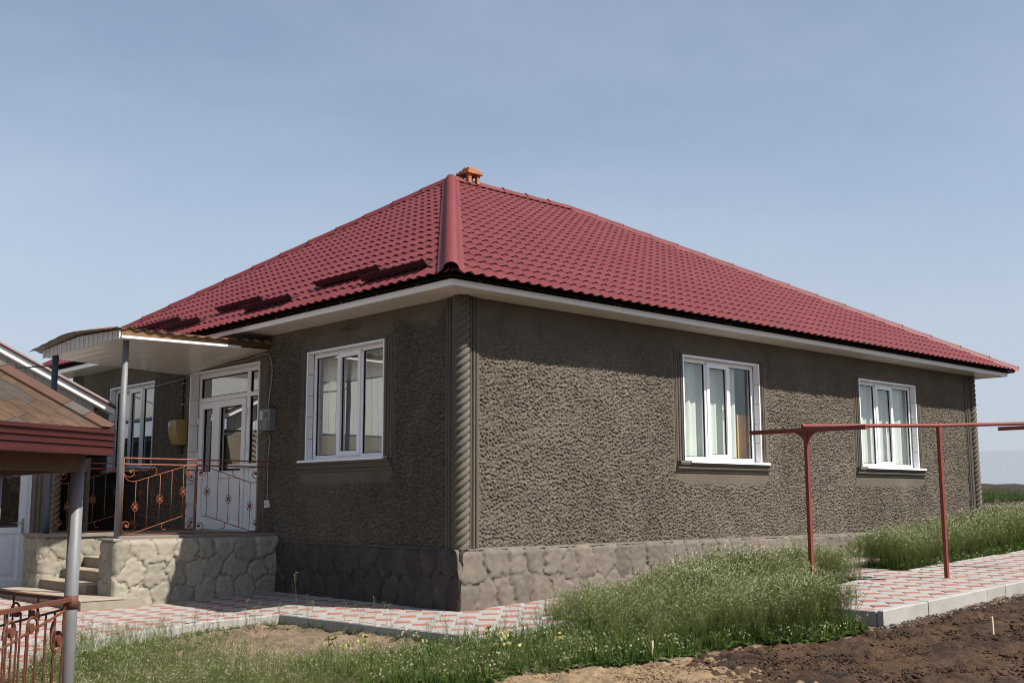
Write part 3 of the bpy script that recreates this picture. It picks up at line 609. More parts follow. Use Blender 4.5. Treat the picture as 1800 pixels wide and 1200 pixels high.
def blind(fr, a0, a1, z0, z1, d, m, label, n):
    t = thing('vertical_blind', fr((a0 + a1) / 2, z0, d), label, 'blind')
    mb = MB(); fr.box(mb, a0, a1, z1, z1 + 0.04, d - 0.03, d + 0.03); mb.build('head_rail', M['white'], t)
    for k in range(n):
        a = a0 + (k + 0.5) * (a1 - a0) / n; w = (a1 - a0) / n * 0.52; tw = 0.012 + 0.006 * math.sin(k * 2.3)
        mb = MB(); mb.add([fr(a - w, z0, d - tw), fr(a + w, z0, d + tw), fr(a + w, z1, d + tw), fr(a - w, z1, d - tw)], [(0, 1, 2, 3)]); mb.build('slat', m, t)
    return t
blind(FLT, 1.60, 2.98, 1.9, 3.34, -0.24, M['blind'], 'cream vertical blind behind the shaded window nearest the corner', 14)
curtain(FLT, 8.4, 10.95, 1.75, 3.5, -0.30, M['greencur'], 'green curtain behind the shaded window beyond the porch door', 0.13, 0.025)
t = thing('pale_pane_standin', FLT(9.5, 2.78, -0.27), 'added cream sheet standing in for the pale reflection in the upper panes beyond the porch door', 'blind')  # no real blind: sheet added to imitate a pale reflection in the upper panes
mb = MB(); mb.add([FLT(8.3, 2.80, -.262), FLT(10.7, 2.80, -.262), FLT(10.7, 3.5, -.262), FLT(8.3, 3.5, -.262)], [(0, 1, 2, 3)]); mb.build('standin_sheet', M['curtain'], t)
mb = MB(); FLT.box(mb, 8.3, 10.7, 2.78, 2.80, -.268, -.256); mb.build('standin_edge', M['white'], t)
curtain(FLT, 3.0, 3.95, 1.75, 3.45, -0.3, M['curtain'], 'plain white curtain at the left side of the shaded corner window', 0.4, 0.006)

# ------------------------------------------------------------------ entrance door set (part of the house)
a0, a1, z0, z1 = DOOR; F_ = FLT
mb = MB(); bars(F_, mb, a0 + 0.012, a1 - 0.012, z0, z1 - 0.012, 0.07, -0.21, -0.135)
F_.box(mb, a0 + 0.082, a1 - 0.082, 2.93, 3.0, -0.21, -0.1345); F_.box(mb, 5.35, 5.45, z0 + 0.07, 2.93, -0.21, -0.1345); F_.box(mb, 5.35, 5.45, 3.0, z1 - 0.082, -0.21, -0.1345)
door = mb.build('front_door', M['white'], house)
reveal(F_, door, a0, a1, z0, z1, 0.135, 0.45)
def inset(a0_, a1_, c0, c1, d=-0.165):
    g = MB(); bars(F_, g, a0_, a1_, c0, c1, 0.014, -0.18, -0.148); g.build('glazing_bead', M['darkgap'], door); pane(F_, a0_ + 0.005, a1_ - 0.005, c0 + 0.005, c1 - 0.005, d, door, M['glassd'])
inset(5.45, a1 - 0.082, 3.0, z1 - 0.082); inset(a0 + 0.082, 5.35, 3.0, z1 - 0.082); inset(a0 + 0.082, 5.35, 1.80, 2.93)
lf = MB(); L0, L1, LZ0, LZ1 = 5.46, 6.99, 0.84, 2.92      # leaf
bars(F_, lf, L0, L1, LZ0, LZ1, 0.11, -0.19, -0.115); F_.box(lf, L0 + .11, L1 - .11, 1.66, 1.77, -0.19, -0.1155); F_.box(lf, 6.31, 6.55, LZ0 + .11, 1.66, -0.19, -0.1158); F_.box(lf, 6.31, 6.55, 1.77, LZ1 - .11, -0.19, -0.1158)
lf.build('door_leaf', M['white'], door)
inset(L0 + .11, 6.31, 1.77, LZ1 - .11); inset(6.55, L1 - .11, 1.77, LZ1 - .11)
for b0, b1 in ((L0 + .11, 6.31), (6.55, L1 - .11)):
    p = MB(); F_.box(p, b0, b1, LZ0 + .11, 1.66, -0.18, -0.15); p.build('door_panel', M['white'], door)
    p = MB(); F_.box(p, b0 + 0.05, b1 - 0.05, LZ0 + .17, 1.60, -0.155, -0.138); p.build('door_panel', M['white'], door)
p = MB(); F_.box(p, a0 + 0.082, 5.35, z0 + 0.07, 1.80, -0.19, -0.15); p.build('door_panel', M['white'], door)
for z in (1.2, 2.05, 2.62):
    h = MB(); F_.box(h, 7.0, 7.045, z - 0.05, z + 0.05, -0.135, -0.095); h.build('hinge', M['white'], door)
for z in (2.12, 2.7):
    h = MB(); F_.box(h, 5.42, 5.47, z - 0.05, z + 0.05, -0.13, -0.095); h.build('hinge', M['white'], door)
h = MB(); F_.box(h, 5.50, 5.53, 1.72, 1.94, -0.115, -0.105); h.tube([F_(5.515, 1.86, -0.105), F_(5.515, 1.86, -0.055), F_(5.63, 1.86, -0.055)], 0.011, 6); h.build('handle', M['white'], door)
h = MB(); F_.box(h, a0 + 0.10, 5.9, 1.805, 1.87, -0.1, -0.075); h.build('door_strip', M['white'], door)  # plain white strip across the sidelight and part of the leaf
room(F_, a0, a1, z0 + 0.02, z1, 2.2, M['room'])

# ------------------------------------------------------------------ eaves
EX0, EX1, EY0, EY1, EZ = -0.56, LX + 0.62, -0.50, LY + 0.30, ZS
def soffit_run(fr, a0, a1, d0, d1, wcap):   # boards run out from the wall, each a part of its own where they show
    n = max(1, round((a1 - a0) / 0.25))
    return n
sof = MB()
sof.add([(EX0, EY0, EZ), (EX1, EY0, EZ), (EX1, -0.004, EZ), (EX0, -0.004, EZ)], [(0, 1, 2, 3)])
sof.add([(EX0, -0.004, EZ), (-0.004, -0.004, EZ), (-0.004, EY1, EZ), (EX0, EY1, EZ)], [(0, 1, 2, 3)])
sof.add([(LX + .004, -0.004, EZ), (EX1, -0.004, EZ), (EX1, EY1, EZ), (LX + .004, EY1, EZ)], [(0, 1, 2, 3)])
sof.add([(-0.004, LY + .004, EZ), (LX + .004, LY + .004, EZ), (LX + .004, EY1, EZ), (-0.004, EY1, EZ)], [(0, 1, 2, 3)])
soffit = sof.build('soffit', M['soffit'], house, recalc=False)
nb = 5
for k in range(nb):      # lengthwise boards under the eaves
    d0 = 0.006 + k * (0.494 / nb); d1 = d0 + 0.494 / nb - 0.005
    m_ = MB(); m_.hexa([(-d1, -d1, EZ - .012), (EX1, -d1, EZ - .012), (EX1, -d0, EZ - .012), (-d0, -d0, EZ - .012), (-d1, -d1, EZ - .001), (EX1, -d1, EZ - .001), (EX1, -d0, EZ - .001), (-d0, -d0, EZ - .001)]); m_.build('soffit_board', M['soffit'], soffit)
    e0 = 0.006 + k * (0.55 / nb); e1 = e0 + 0.55 / nb - 0.005
    m_ = MB(); m_.hexa([(-e1, -d1, EZ - .012), (-e0, -d0, EZ - .012), (-e0, EY1, EZ - .012), (-e1, EY1, EZ - .012), (-e1, -d1, EZ - .001), (-e0, -d0, EZ - .001), (-e0, EY1, EZ - .001), (-e1, EY1, EZ - .001)]); m_.build('soffit_board', M['soffit'], soffit)
def fascia_len(p0, p1, out, n):
    p0 = Vector(p0); p1 = Vector(p1); e = (p1 - p0); L = e.length; e.normalize(); o_ = Vector(out)
    for k in range(n):
        q0 = p0 + e * (k * L / n + 0.002); q1 = p0 + e * ((k + 1) * L / n - 0.002); u = Vector((0, 0, 1)); dz = 0.004 * math.sin(k * 2.1)
        b = [q0 - u * (.018 + dz), q1 - u * (.018 + dz), q1 - u * (.018 + dz) - o_ * .03, q0 - u * (.018 + dz) - o_ * .03, q0 + u * .05 + o_ * .012, q1 + u * .05 + o_ * .012, q1 + u * .05 - o_ * .012, q0 + u * .05 - o_ * .012]
        MB().hexa([tuple(x) for x in b]).build('fascia', M['fasciawhite'], house)
fascia_len((EX0, EY0, EZ), (EX1, EY0, EZ), (0, -1, 0), 5)
fascia_len((EX0, EY1, EZ), (EX0, EY0, EZ), (-1, 0, 0), 5)
fascia_len((EX1, EY0, EZ), (EX1, EY1, EZ), (1, 0, 0), 4)
mb = MB()
mb.box(EX0 + .08, EX1 - .08, EY0 + .08, EY0 + .11, EZ + .02, EZ + .15); mb.box(EX0 + .08, EX0 + .11, EY0 + .11, EY1, EZ + .02, EZ + .15)
mb.build('eave_gap_backing', M['darkgap'], house)  # near-black backing: the shade of the eave gap is put into its colour
for k in range(18):
    x = -0.1 + k * 0.82; mb = MB(); mb.box(x - .03, x + .03, EY0 + .02, EY0 + .3, EZ + .045, EZ + .10); mb.build('rafter_end', M['wood'], house)
for k in range(15):
    y = 0.2 + k * 0.82; mb = MB(); mb.box(EX0 + .02, EX0 + .3, y - .03, y + .03, EZ + .045, EZ + .10); mb.build('rafter_end', M['wood'], house)

# ------------------------------------------------------------------ roof
RX0, RX1, RY0, RY1, RZ = -0.70, 14.35, -0.65, 12.5, 3.885
AP0, AP1 = Vector((4.70, 5.95, 7.47)), Vector((7.98, 5.95, 7.47))
deck = MB(); dz = Vector((0, 0, -0.035))
cs = [Vector((RX0 + .05, RY0 + .05, RZ)), Vector((RX1 - .05, RY0 + .05, RZ)), Vector((RX1 - .05, RY1 - .05, RZ)), Vector((RX0 + .05, RY1 - .05, RZ))]
P = [tuple(c + dz) for c in cs] + [tuple(AP0 + dz), tuple(AP1 + dz)]
deck.add(P, [(0, 1, 5, 4), (3, 0, 4), (1, 2, 5), (2, 3, 4, 5)])
roof = deck.build('roof', M['darkgap'], house, recalc=False)
mb = MB(); mb.add([(RX1, RY0, RZ + .03), (RX1, RY1, RZ + .03), tuple(AP1 + Vector((0, 0, .03)))], [(0, 1, 2)]); mb.add([(RX1, RY1, RZ + .03), (RX0, RY1, RZ + .03), tuple(AP0 + Vector((0, 0, .03))), tuple(AP1 + Vector((0, 0, .03)))], [(0, 1, 2, 3)])
mb.build('rear_roof_sheet', M['roof'], roof)
TW, TC, TA, TS = 0.186, 0.350, 0.028, 0.017
def wave(t): return TA * (0.5 - 0.5 * np.cos(2 * np.pi * t)) ** 1.25
tu = np.linspace(0, 1, 9)
def tile_verts():
    rows = [(0.085, -0.004), (0.0, TS), (0.03, TS * 1.02), (0.5, TS * 0.55), (1.0, 0.0)]; V = []
    for v, b in rows:
        for t in tu: V.append((t * TW, v * TC, b + (wave(t) if b > -0.001 or True else 0)))
    return np.array(V), grid_faces(len(rows), len(tu))
TV, TF = tile_verts()
tme = raw_mesh('roof_tile', TV, TF, M['roof'])
sm = np.ones(len(TF), bool); sm[:len(tu) - 1] = False; tme.polygons.foreach_set('use_smooth', sm)
def slope(E0, eu, ev, poly):
    E0 = Vector(E0); eu = Vector(eu).normalized(); ev = Vector(ev).normalized(); n = eu.cross(ev)
    us = [p[0] for p in poly]; vs = [p[1] for p in poly]; full, part = [], []
    def inside(u, v, tol=0.0):
        for i in range(len(poly)):
            a = poly[i]; b = poly[(i + 1) % len(poly)]
            if (b[0] - a[0]) * (v - a[1]) - (b[1] - a[1]) * (u - a[0]) < -tol: return False
        return True
    for i in range(int(max(us) / TW) + 1):
        for j in range(int(max(vs) / TC) + 1):
            c = [(i * TW, j * TC), ((i + 1) * TW, j * TC), ((i + 1) * TW, (j + 1) * TC), (i * TW, (j + 1) * TC)]
            k = sum(inside(*q, 1e-6) for q in c)
            if k == 4: full.append((i, j))
            elif k or inside((i + .5) * TW, (j + .5) * TC): part.append((i, j))
    R = Matrix((eu, ev, n)).transposed().to_4x4()
    return dict(E0=E0, eu=eu, ev=ev, n=n, R=R, full=full, part=part, poly=poly)
vr = Vector((0, AP0.y - RY0, AP0.z - RZ)); vl = Vector((AP0.x - RX0, 0, AP0.z - RZ))
SL = [slope((RX0, RY0, RZ), (1, 0, 0), vr, [(0, 0), (RX1 - RX0, 0), (AP1.x - RX0, vr.length), (AP0.x - RX0, vr.length)]),
      slope((RX0, RY1, RZ), (0, -1, 0), vl, [(0, 0), (RY1 - RY0, 0), (RY1 - AP0.y, vl.length)])]
allc = []
for si, s in enumerate(SL):
    for (i, j) in s['full']:
        p = s['E0'] + s['eu'] * (i + .5) * TW + s['ev'] * (j + .5) * TC; d = (p - Vector((CX, CY, CZ))); g = abs(d.normalized().dot(s['n'])) / d.length_squared
        allc.append((-g, si, i, j))
allc.sort(); parts = set((a[1], a[2], a[3]) for a in allc[:300])
for si, s in enumerate(SL):
    Vs, Fs = [], []; k = 0; Rm = np.array(s['R'].to_3x3()); E0 = np.array(s['E0'])
    bmc = bmesh.new()
    for (i, j) in s['full'] + s['part']:
        off = np.array((i * TW, j * TC, 0))
        if (si, i, j) in parts:
            m4 = Matrix.Translation(s['E0'] + s['eu'] * i * TW + s['ev'] * j * TC) @ s['R']; link('roof_tile', tme, roof, matrix=m4); continue
        if (i, j) in s['full'] if False else (i, j) in set(()) : pass
        Vs.append(TV + off); Fs.append(TF + k * len(TV)); k += 1
    V = np.concatenate(Vs); F = np.concatenate(Fs)
    me = raw_mesh('tile_sheet', V, F, M['roof'])
    bm = bmesh.new(); bm.from_mesh(me); po = s['poly']
    for q in range(len(po)):
        a = po[q]; b = po[(q + 1) % len(po)]
        if q == 0: continue
        no = Vector((b[1] - a[1], -(b[0] - a[0]), 0)).normalized()
        bmesh.ops.bisect_plane(bm, geom=bm.verts[:] + bm.edges[:] + bm.faces[:], plane_co=(a[0], a[1], 0), plane_no=no, clear_outer=True)
    bmesh.ops.remove_doubles(bm, verts=bm.verts[:], dist=0.0005)
    for f in bm.faces: f.smooth = abs(f.normal.z) > 0.3
    bmesh.ops.transform(bm, matrix=Matrix.Translation(s['E0']) @ s['R'], verts=bm.verts); bm.to_mesh(me); bm.free()
    o = link('tile_sheet', me, roof); o['kind'] = 'stuff'
# hip and ridge caps
def cap_run(p0, p1, nlen, name, r=0.10, ribs=False, up=None):
    p0 = Vector(p0); p1 = Vector(p1); e = (p1 - p0); L = e.length; e.normalize()
    side = e.cross(Vector((0, 0, 1))).normalized(); upv = side.cross(e).normalized()
    k = max(1, round(L / nlen))
    for q in range(k):
        s0 = q * L / k; s1 = (q + 1) * L / k + 0.02
        steps = int((s1 - s0) / 0.012) if ribs else 2
        V = []; nseg = 14
        for a in range(steps + 1):
            t = s0 + (s1 - s0) * a / steps; rr = r + (0.008 * math.sin(2 * math.pi * (t / 0.058)) if ribs else 0) + (0.012 if (not ribs and a == 0) else 0)
            c = p0 + e * t + upv * 0.012
            V.append(c + side * (r + 0.07) - upv * 0.055)
            for b in range(nseg + 1):
                an = math.pi * b / nseg; V.append(c + side * rr * math.cos(an) + upv * rr * math.sin(an) * 0.92)
            V.append(c - side * (r + 0.07) - upv * 0.055)
        V = np.array([tuple(v) for v in V]); link(name, raw_mesh(name, V, grid_faces(steps + 1, nseg + 3), M['roof'], smooth=True), roof)
        if not ribs:
            col = MB(); pc = p0 + e * s0 + upv * 0.012; pts = [pc + side * (r + .012) * math.cos(math.pi * b / 10) + upv * (r + .012) * math.sin(math.pi * b / 10) for b in range(11)]
            col.tube(pts, 0.007, 4); col.build(name + '_collar', M['roof'], roof)
c00 = Vector((RX0, RY0, RZ + .02)); cap_run(c00, AP0 + Vector((0, 0, .03)), 20, 'hip_cap', 0.092, True)
cap_run(AP0 + Vector((0.05, 0, .03)), AP1 + Vector((0, 0, .03)), 0.62, 'ridge_cap', 0.062)
cap_run(Vector((RX1, RY0, RZ + .02)), AP1 + Vector((0, 0, .03)), 0.62, 'hip_cap', 0.062)
cap_run(Vector((RX0, RY1, RZ + .02)), AP0 + Vector((0, 0, .03)), 0.62, 'hip_cap', 0.062)
mb = MB(); e = (AP0 - c00).normalized(); side = e.cross(Vector((0, 0, 1))).normalized(); upv = side.cross(e).normalized()
pts = [c00 + e * .12 + upv * .012 + side * .088 * math.cos(math.pi * b / 12) + upv * .082 * math.sin(math.pi * b / 12) for b in range(13)]
mb.add([tuple(p) for p in pts], [tuple(range(13))]); mb.build('hip_cap_hollow', M['darkgap'], roof)  # near-black sheet painting the shade inside the open cap end
# snow guards on the entrance slope, standing plates clamped over the tile crests
sl = SL[1]
for (ya, yb, x) in ((0.14, 1.52, -0.40), (1.50, 3.05, -0.12), (3.27, 4.62, -0.38), (4.60, 6.02, -0.09), (6.14, 7.50, -0.33), (7.47, 9.45, -0.02)):
    v = (x - RX0) / sl['ev'].x; b = sl['E0'] + sl['ev'] * v; n = sl['n']; ev = sl['ev']; mb = MB()
    lo, hi = 0.045, 0.140; Y = lambda y, q: (q.x, y, q.z)
    b0 = b + n * lo; b1 = b + n * hi - ev * 0.02; t_ = ev * 0.004
    mb.hexa([Y(ya, b0), Y(yb, b0), Y(yb, b0 + t_), Y(ya, b0 + t_), Y(ya, b1), Y(yb, b1), Y(yb, b1 + t_), Y(ya, b1 + t_)])
    f0 = b0 + ev * .16 - n * .004; mb.hexa([Y(ya, b0 + t_), Y(yb, b0 + t_), Y(yb, f0), Y(ya, f0), Y(ya, b0 + t_ + n * .004), Y(yb, b0 + t_ + n * .004), Y(yb, f0 + n * .004), Y(ya, f0 + n * .004)])
    k = int((yb - ya) / TW)
    for q in range(k + 1):      # scalloped stiffening lip along the top
        y = ya + 0.03 + q * (yb - ya - 0.06) / k; mb.add([Y(y - .045, b1), Y(y + .045, b1), Y(y + .02, b1 + n * .012), Y(y - .02, b1 + n * .012)], [(0, 1, 2, 3)])
    g = mb.build('snow_guard', M['snow'], roof)
# chimney on the ridge
ch = MB(); cx, cy, cz = 5.20, 5.98, 7.29; hw = 0.15
ch.box(cx - hw + .03, cx + hw - .03, cy - hw + .03, cy + hw - .03, cz - .3, cz + .20)
chim = ch.build('chimney', M['brick'], roof)
for sx in (-1, 1):
    for sy in (-1, 1):
        for q in range(4):
            mb = MB(); w = 0.038; mb.box(cx + sx * (hw - w) - w, cx + sx * (hw - w) + w, cy + sy * (hw - w) - w, cy + sy * (hw - w) + w, cz + .20 + q * .045, cz + .20 + q * .045 + .042); mb.build('brick', M['brick'], roof)
for (w, z0_, z1_) in ((0.195, .385, .43), (0.150, .433, .475), (0.105, .478, .525)):
    for (x0, x1, y0, y1) in ((-w, -.003, -w, -.003), (.003, w, -w, -.003), (-w, -.003, .003, w), (.003, w, .003, w)):
        mb = MB(); mb.box(cx + x0, cx + x1, cy + y0, cy + y1, cz + z0_, cz + z1_); mb.build('brick', M['brick'], roof)
mb = MB(); mb.tube([(cx - .09, cy + .06, cz + .5), (cx - .09, cy + .06, cz + .565)], 0.008, 5); mb.build('chimney_rod', M['darkgap'], roof)

# ------------------------------------------------------------------ porch
porch = thing('porch', (-1.3, 5.3, -0.07), 'raised entrance porch with rounded stone relief walls and tiled steps', 'porch')
mb = MB(); mb.box(-2.44, -0.06, 4.14, 4.57, -0.1, 0.765); mb.box(-2.62, -0.06, 6.35, 6.90, -0.1, 0.765); mb.box(-1.4, -0.06, 4.58, 6.34, -0.1, 0.76); porch_core = mb.build('core', M['porchstone'], porch)
stone_face(FR((0, 4.1, 0), (1, 0, 0), (0, -1, 0)), -2.50, -0.055, lambda a: -0.09, 0.785, 0.30, 0.034, porch, 'porchstone', 71, name_bed='side_wall', step=0.02, round_a0=0.06, batter=0.03)
stone_face(FR((-2.46, 0, 0), (0, 1, 0), (-1, 0, 0)), 4.07, 4.61, lambda a: 0.0, 0.785, 0.26, 0.03, porch, 'porchstone', 72, name_bed='pillar_face', step=0.02, round_a0=0.06, round_a1=0.05)
stone_face(FR((0, 6.32, 0), (1, 0, 0), (0, -1, 0)), -2.68, -1.2, lambda a: -0.05, 0.785, 0.28, 0.03, porch, 'porchstone', 73, name_bed='side_wall', step=0.022, round_a0=0.06)
stone_face(FR((-2.64, 0, 0), (0, 1, 0), (-1, 0, 0)), 6.28, 6.94, lambda a: -0.05, 0.785, 0.26, 0.03, porch, 'porchstone', 74, name_bed='pillar_face', step=0.022, round_a0=0.06, round_a1=0.05)
mb = MB(); mb.bevbox(-1.42, -0.002, 4.16, 6.92, 0.772, 0.828, .006); mb.bevbox(-2.40, -1.424, 4.17, 4.56, 0.772, 0.826, .006); mb.bevbox(-2.68, -1.424, 6.27, 6.94, 0.776, 0.826, .006)
mb.build('floor_slab', M['slab'], porch)
mb = MB(); mb.bevbox(-2.51, -2.402, 4.08, 4.60, 0.768, 0.80, .01); mb.build('pillar_cap', M['porchstone'], porch)
zr = [-0.08, 0.06, 0.19, 0.335, 0.485, 0.635, 0.772]; xr = [-3.02, -2.62, -2.31, -2.00, -1.70, -1.40]
for k in range(6):
    y0, y1 = (3.78, 6.95) if k == 0 else (4.62, 6.29); xe = -2.2 if k == 0 else -1.39
    st_ = MB(); st_.box(xr[k] + .012, xe, y0 + .012, y1 - 0.01, zr[k] - (0.0 if k == 0 else 0.02), zr[k + 1] - .014); step = st_.build('step', M['porchstone'] if k == 0 else M['riser'], porch)
    n = 5 if k == 0 else 4
    for q in range(n):
        ya = y0 + (y1 - y0) * q / n + .002; yb = y0 + (y1 - y0) * (q + 1) / n - .002
        t = MB(); t.box(xr[k], xr[k] + .011, ya, yb, zr[k] + .002, zr[k + 1] - .015); t.build('riser_tile', M['riser'], step)
        if k < 5: t = MB(); t.bevbox(xr[k] - .012, xr[k + 1] if k else -2.45, ya, yb, zr[k + 1] - .0135, zr[k + 1], .003); t.build('tread_tile', M['tread'], step)

# ------------------------------------------------------------------ canopy over the porch
can = thing('porch_canopy', (-1.3, 5.4, 3.45), 'low gabled metal canopy with white panelled underside on two pipe posts', 'canopy')
mb = MB(); mb.tube([(-2.38, 4.28, 0.80), (-2.38, 4.28, 3.47)], 0.042, 16); mb.build('post', M['postgrey'], can, smooth=True)['label'] = 'grey painted pipe post'
mb = MB(); mb.tube([(-2.52, 6.46, 0.80), (-2.52, 6.46, 3.47)], 0.046, 16); mb.build('post', M['postblue'], can, smooth=True)['label'] = 'blue painted pipe post'
N1, N2, F2, F1 = Vector((-2.57, 4.0, 3.45)), Vector((-0.006, 4.57, 3.565)), Vector((-0.006, 7.28, 3.41)), Vector((-2.57, 6.78, 3.45))
bl = lambda u, v: (N1 * (1 - u) + N2 * u) * (1 - v) + (F1 * (1 - u) + F2 * u) * v
nb = 11
for k in range(nb):
    u0, u1 = k / nb + .001, (k + 1) / nb - .001; t = MB(); up = Vector((0, 0, .012))
    q = [bl(u0, 0), bl(u1, 0), bl(u1, 1), bl(u0, 1)]; t.hexa([tuple(a) for a in q] + [tuple(a + up) for a in q]); t.build('soffit_board', M['soffit'], can)
mb = MB(); up = Vector((0, 0, 1)); q = [N1 + up * .03, N2 + up * .03, N2 + Vector((0, .06, .03)), N1 + Vector((0, .06, .03))]; mb.hexa([tuple(a) for a in q] + [tuple(a + up * .10) for a in q]); mb.build('edge_beam', M['wood'], can)
mb = MB(); q = [N1 + Vector((-.01, -.05, -.006)), N1 * .22 + N2 * .78 + Vector((0, -.05, -.006)), N1 * .22 + N2 * .78 + Vector((0, .03, -.006)), N1 + Vector((-.01, .03, -.006))]; mb.hexa([tuple(a) for a in q] + [tuple(a + up * .032) for a in q]); mb.build('edge_trim', M['fasciawhite'], can)
ft = lambda v: 0.105 + 0.065 * max(0, 1 - abs(v - 0.5) / 0.5)
n = 17
for k in range(n):
    v0, v1 = k / n, (k + 1) / n; a = bl(0, v0) + Vector((-.03, .004, -.012)); b = bl(0, v1) + Vector((-.03, -.004, -.012)); t = MB(); th = Vector((.022, 0, 0))
    t.hexa([tuple(a), tuple(b), tuple(b + th), tuple(a + th), tuple(a + up * (ft(v0) + .01)), tuple(b + up * (ft(v1) + .01)), tuple(b + th + up * (ft(v1) + .01)), tuple(a + th + up * (ft(v0) + .01))])
    mid = (a + b) / 2 + Vector((-.008, 0, 0)); w = (b - a) * .2; t.hexa([tuple(mid - w), tuple(mid + w), tuple(mid + w + th * .4), tuple(mid - w + th * .4), tuple(mid - w + up * ft(v0)), tuple(mid + w + up * ft(v0)), tuple(mid + w + th * .4 + up * ft(v0)), tuple(mid - w + th * .4 + up * ft(v0))])
    t.build('fascia_board', M['siding'], can)
RA, RB, RC, RD = Vector((-2.76, 3.94, 3.555)), Vector((-0.03, 4.44, 3.665)), Vector((-0.03, 7.40, 3.53)), Vector((-2.76, 6.96, 3.555))
for (va, vb) in ((0.0, 0.505), (0.495, 1.0)):
    nu, nv = 112, 14; V = []
    for j in range(nv + 1):
        v = va + (vb - va) * j / nv; sg = -1 if va == 0 else 1
        for i in range(nu + 1):
            u = i / nu; p = (RA * (1 - u) + RB * u) * (1 - v) + (RD * (1 - u) + RC * u) * v
            stp = 0.022 * (1 - ((abs(v - .5) * 2 * 1.55 / 0.35) % 1.0)) * -1
            p = p + up * (0.10 * (1 - 0.75 * u) * (1 - abs(2 * v - 1)) + 0.030 * (0.5 - 0.5 * math.cos(2 * math.pi * u * 13)) + stp * 0.6 + 0.012 * math.sin(u * 9 + v * 4)); V.append(tuple(p))
    link('roof_sheet', raw_mesh('roof_sheet', np.array(V), grid_faces(nv + 1, nu + 1), M['canopyroof'], smooth=True), can)

# ------------------------------------------------------------------ railings
def spiral(c, r0, r1, a0, a1, n=14):
    return [(c[0] + (r0 + (r1 - r0) * i / n) * math.cos(a0 + (a1 - a0) * i / n), c[1] + (r0 + (r1 - r0) * i / n) * math.sin(a0 + (a1 - a0) * i / n)) for i in range(n + 1)]
def rail_panel(root, O, d, w, h, flip, m, rr=0.0062, posts=True, twist=False):
    O = Vector(O); d = Vector(d).normalized()
    def P(s, t): s = (1 - s) if flip else s; return O + d * (s * w) + Vector((0, 0, t * h))
    def tube(name, pts, r=rr, n=5): b = MB(); b.tube([P(*q) for q in pts], r, n); return b.build(name, m, root, smooth=True)
    if posts:
        tube('post', [(0, 0), (0, 1.0)], rr * 1.35, 6)
    tube('bottom_rail', [(0, 0.0), (1, 0.0)], rr * 1.1)
    up_ = spiral((.105, .83), .035, .115, math.pi * -2.35, math.pi * -0.42, 18)
    tube('diagonal_scroll', [(s, t) for s, t in spiral((.095, .835), .03, .10, math.radians(420), math.radians(180), 16)] + [(.02, .76), (.06, .715), (.13, .698), (.20, .712), (.84, .91), (.97, .945)])
    tube('diagonal_scroll', [(s, t) for s, t in spiral((.065, .115), .025, .075, math.radians(300), math.radians(540), 14)][:-2] + [(-.01 + .02, .06), (.06, .012), (.14, .008), (.84, .235), (.9, .235)])
    for pts in (spiral((.93, .83), .02, .075, math.radians(40), math.radians(-250), 14), spiral((.40, .86), .02, .07, math.radians(150), math.radians(-70), 10),
                spiral((.60, .085), .02, .07, math.radians(-60), math.radians(-260), 10), spiral((.94, .10), .02, .075, math.radians(-40), math.radians(250), 14)):
        tube('scroll', pts)
    for s_, t_ in ((.095, .835), (.065, .115), (.93, .83), (.94, .10)):
        b = MB(); b.disc(P(s_, t_), d.cross(Vector((0, 0, 1))), 0.022, 0.02, 9); b.build('scroll_boss', m, root)
    for k, s_ in enumerate((.175, .34, .51, .675, .84)):
        t0 = max(0.0, .01 + (s_ - .14) * .32); t1 = .70 + max(0, (s_ - .16)) * .31
        tube('baluster', [(s_, t0), (s_, t1)], rr * .85, 4)
        if k % 2 == 0:
            tc_ = {0: .365, 2: .467, 4: .57}[k]; c = P(s_, tc_); b = MB(); nrm = d.cross(Vector((0, 0, 1)))
            b.tube([c + d * .046 * math.cos(a * math.pi / 8) + Vector((0, 0, .062 * math.sin(a * math.pi / 8))) for a in range(16)], rr * .6, 4, closed=True)
            b.disc(c, nrm, .021, .022, 10)
            for a in range(4): b.disc(c + d * .032 * math.cos(a * math.pi / 2 + .78) + Vector((0, 0, .036 * math.sin(a * math.pi / 2 + .78))), nrm, .009, .012, 6)
            b.build('rosette', m, root)
    return P
r1 = thing('porch_railing', (-1.3, 4.28, 0.83), 'rust red wrought iron railing along the near side of the porch', 'railing', 'iron porch railings')
def top_rails(root, p0, p1, zs_, m, r=.0115):
    for z in zs_:
        b = MB(); b.tube([(p0[0], p0[1], z), (p1[0], p1[1], z)], r, 6); b.build('top_rail', m, root)
top_rails(r1, (-2.36, 4.28), (-0.02, 4.28), (1.785, 1.865), M['iron'])
rail_panel(r1, (-2.33, 4.28, .845), (1, 0, 0), 1.03, 1.01, False, M['iron']); rail_panel(r1, (-1.27, 4.28, .845), (1, 0, 0), 1.03, 1.01, True, M['iron'])
b = MB(); b.tube([(-1.285, 4.28, .83), (-1.285, 4.28, 1.86)], .01, 6); b.build('post', M['iron'], r1)
r2 = thing('porch_railing', (-1.3, 6.46, 0.83), 'rust red wrought iron railing along the far shaded side of the porch', 'railing', 'iron porch railings')
top_rails(r2, (-2.50, 6.46), (-0.02, 6.46), (1.785, 1.865), M['iron'])
rail_panel(r2, (-2.42, 6.46, .845), (1, 0, 0), 1.12, 1.01, False, M['iron']); rail_panel(r2, (-1.28, 6.46, .845), (1, 0, 0), 1.12, 1.01, True, M['iron'])

